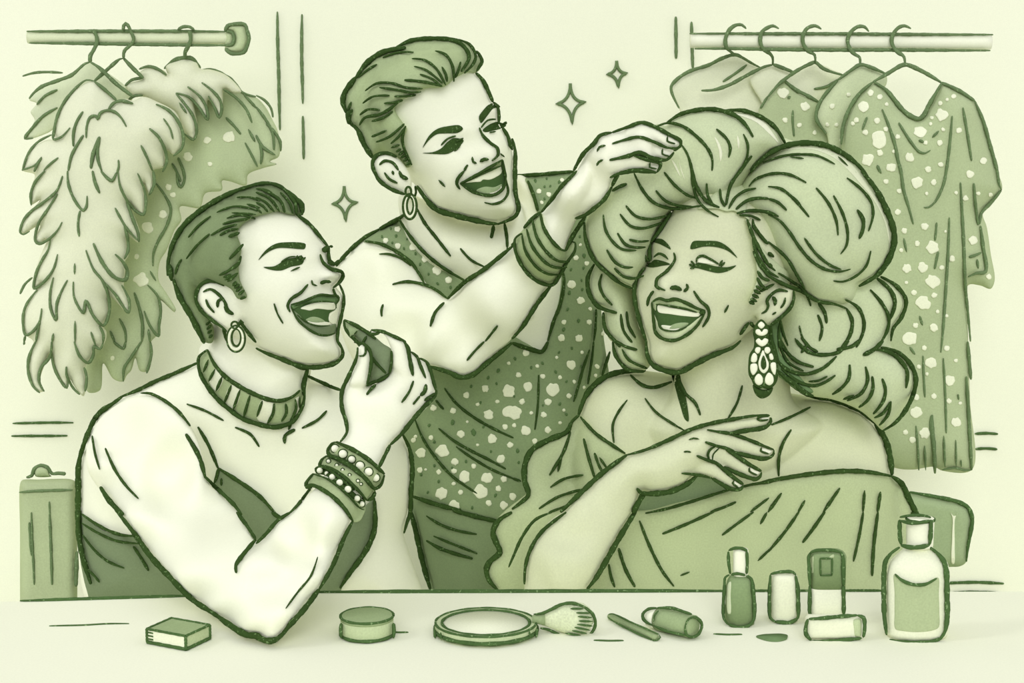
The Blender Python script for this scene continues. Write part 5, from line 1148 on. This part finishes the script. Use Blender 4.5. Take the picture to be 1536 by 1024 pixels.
# cream bar in front of it
m = MB(); d_ = table_d(961); kx = d_ / F
c0 = on_table(1252, 961); w_ = 43 * kx; zt = P(1252, 928, d_).z - TZ
lathe(m, Vector((c0.x - w_, d_ + .012, TZ + zt / 2 + EPS)), (1, 0, .0), [(0, zt * .36), (.002, zt * .45), (.004, zt * .5), (2 * w_ - .004, zt * .5), (2 * w_ - .002, zt * .46), (2 * w_, zt * .38)], n=40, sq=.55, side=(0, 0, 1), flat=.8)
bv = m.bvh()
m.ink('d3 6.5 240 640 228 680 228 730 260 770; d3 6.5 245 640 330 635 430 625 535 618; d3 7 260 772 350 775 450 768 560 755; d3 6.5 535 618 572 632 580 690 572 750', bv, d_)
m.shell('d3 515 645 555 640 560 690 555 745 525 745 518 700', bv, d_, .0006, mode='thick', m=2)
o = m.build('soap_bar', [CREAM, INKF, SAGEL]); tag(o, 'rounded cream bar with a sage end lying in front of the two-tone bottle', 'soap')
# big bottle
bb = thing('lotion_bottle', on_table(1374, 960), 'largest bottle, pale with a sage liquid panel and cream cap, right end of the table', 'bottle')
m = MB(); ax, kk = up_part(m, 1374, 962, [(961, 40), (956, 45), (945, 48), (860, 47.5), (850, 46), (842, 43), (835, 36), (828, 29), (820, 20)], sq=.8, flat=.6, rmax=48)
bv = m.bvh()
m.ink('d3 8 790 210 740 245 705 295 697 350 695 500 698 620 712 735; d3 8.5 970 210 1020 250 1055 295 1070 350 1075 500 1075 640 1060 720 1030 765; d3 8 730 765 800 780 900 785 980 778 1040 755', bv, ax.y)
m.build('glass_bottle', [mat('bottle_pale', '#ECF1D2', .015, 9), INKF], bb)
m = MB().shell('d3 757 372 790 400 830 422 900 436 960 420 1020 392 1025 500 1028 600 1024 690 990 708 900 718 800 710 765 700 760 600 760 480', bv, ax.y, .0008, mode='thick', thick=.002)
m.ink('d3 5.5 762 370 800 405 850 428 900 436 950 430 1012 396', m.bvh(), ax.y)
m.build('liquid', [LABELG, INKF], bb)
m = MB(); ax, kk = up_part(m, 1374, 962, [(819, 20), (816, 20.5), (785, 21), (777, 21.5), (776, 20)], rmax=48 * .6 / 1.0 * 1.0, sq=1.0, flat=1.0)
hoop(m, ring_pts(Vector((ax.x, ax.y, P(1374, 778, ax.y).z)), (0, 0, 1), 21 * kk), 2.2 * kk)
bv = m.bvh(); m.ink('d3 7 790 45 790 100 792 150 800 195; d3 7 978 45 978 100 975 150 970 195; d3 7.5 798 198 850 210 920 208 970 195; d3 5 790 30 850 20 930 20 978 32; d3 6 790 50 850 64 900 64 975 50', bv, ax.y)
m.build('cap', [WHITE, INKF], bb)
# dab of polish
m = MB()
pp = catmull(T('c3', '1465 742 1500 732 1560 728 1620 728 1655 738 1650 755 1600 770 1540 768 1500 758'), True, 3)
top_ = [on_table(x, y, TZ + .0015) for x, y in pp]; bot_ = [Vector((p.x, p.y, TZ + .0002)) for p in top_]
n = len(pp); cen = sum(top_, Vector()) / n + Vector((0, 0, .0008))
m.add(top_ + bot_ + [cen], [[i, (i + 1) % n, 2 * n] for i in range(n)] + [[(i + 1) % n, i, i + n, (i + 1) % n + n] for i in range(n)] + [list(range(n, 2 * n))[::-1]])
o = m.build('polish_smear', [mat('polish_green', '#6F8C5B', .08, 40)]); tag(o, 'small dark smear of polish on the table before the cream bottle', 'smear')

# ================================================================ light: white sky stronger at the sides, front sun added as fill
w = bpy.data.worlds.new('daylight'); SC.world = w; w.use_nodes = True
nt = w.node_tree; bg = nt.nodes['Background']
tc = nt.nodes.new('ShaderNodeTexCoord'); sx = nt.nodes.new('ShaderNodeSeparateXYZ'); nt.links.new(tc.outputs['Generated'], sx.inputs[0])
ab = nt.nodes.new('ShaderNodeMath'); ab.operation = 'MULTIPLY'; nt.links.new(sx.outputs['Y'], ab.inputs[0]); nt.links.new(sx.outputs['Y'], ab.inputs[1])
mr = nt.nodes.new('ShaderNodeMapRange'); nt.links.new(ab.outputs[0], mr.inputs['Value'])
mr.inputs['To Min'].default_value = W_SIDE; mr.inputs['To Max'].default_value = W_FRONT
nt.links.new(mr.outputs['Result'], bg.inputs['Strength']); bg.inputs['Color'].default_value = (1, 1, 1, 1)
def sun(name, e, ang, v):
    sd = bpy.data.lights.new(name, 'SUN'); sd.energy = e; sd.angle = math.radians(ang)
    so = bpy.data.objects.new(name, sd); COL.objects.link(so)
    so.rotation_euler = Vector(v).normalized().to_track_quat('-Z', 'Y').to_euler()
sun('front_fill_sun', SUN_F, 35, (.0, 1, -.5))  # added sun from the camera side, flattens the shading
sun('side_daylight', SUN_S, 9, (.78, .25, -.72))
for o in bpy.data.objects:
    if '_o' in o: del o['_o']
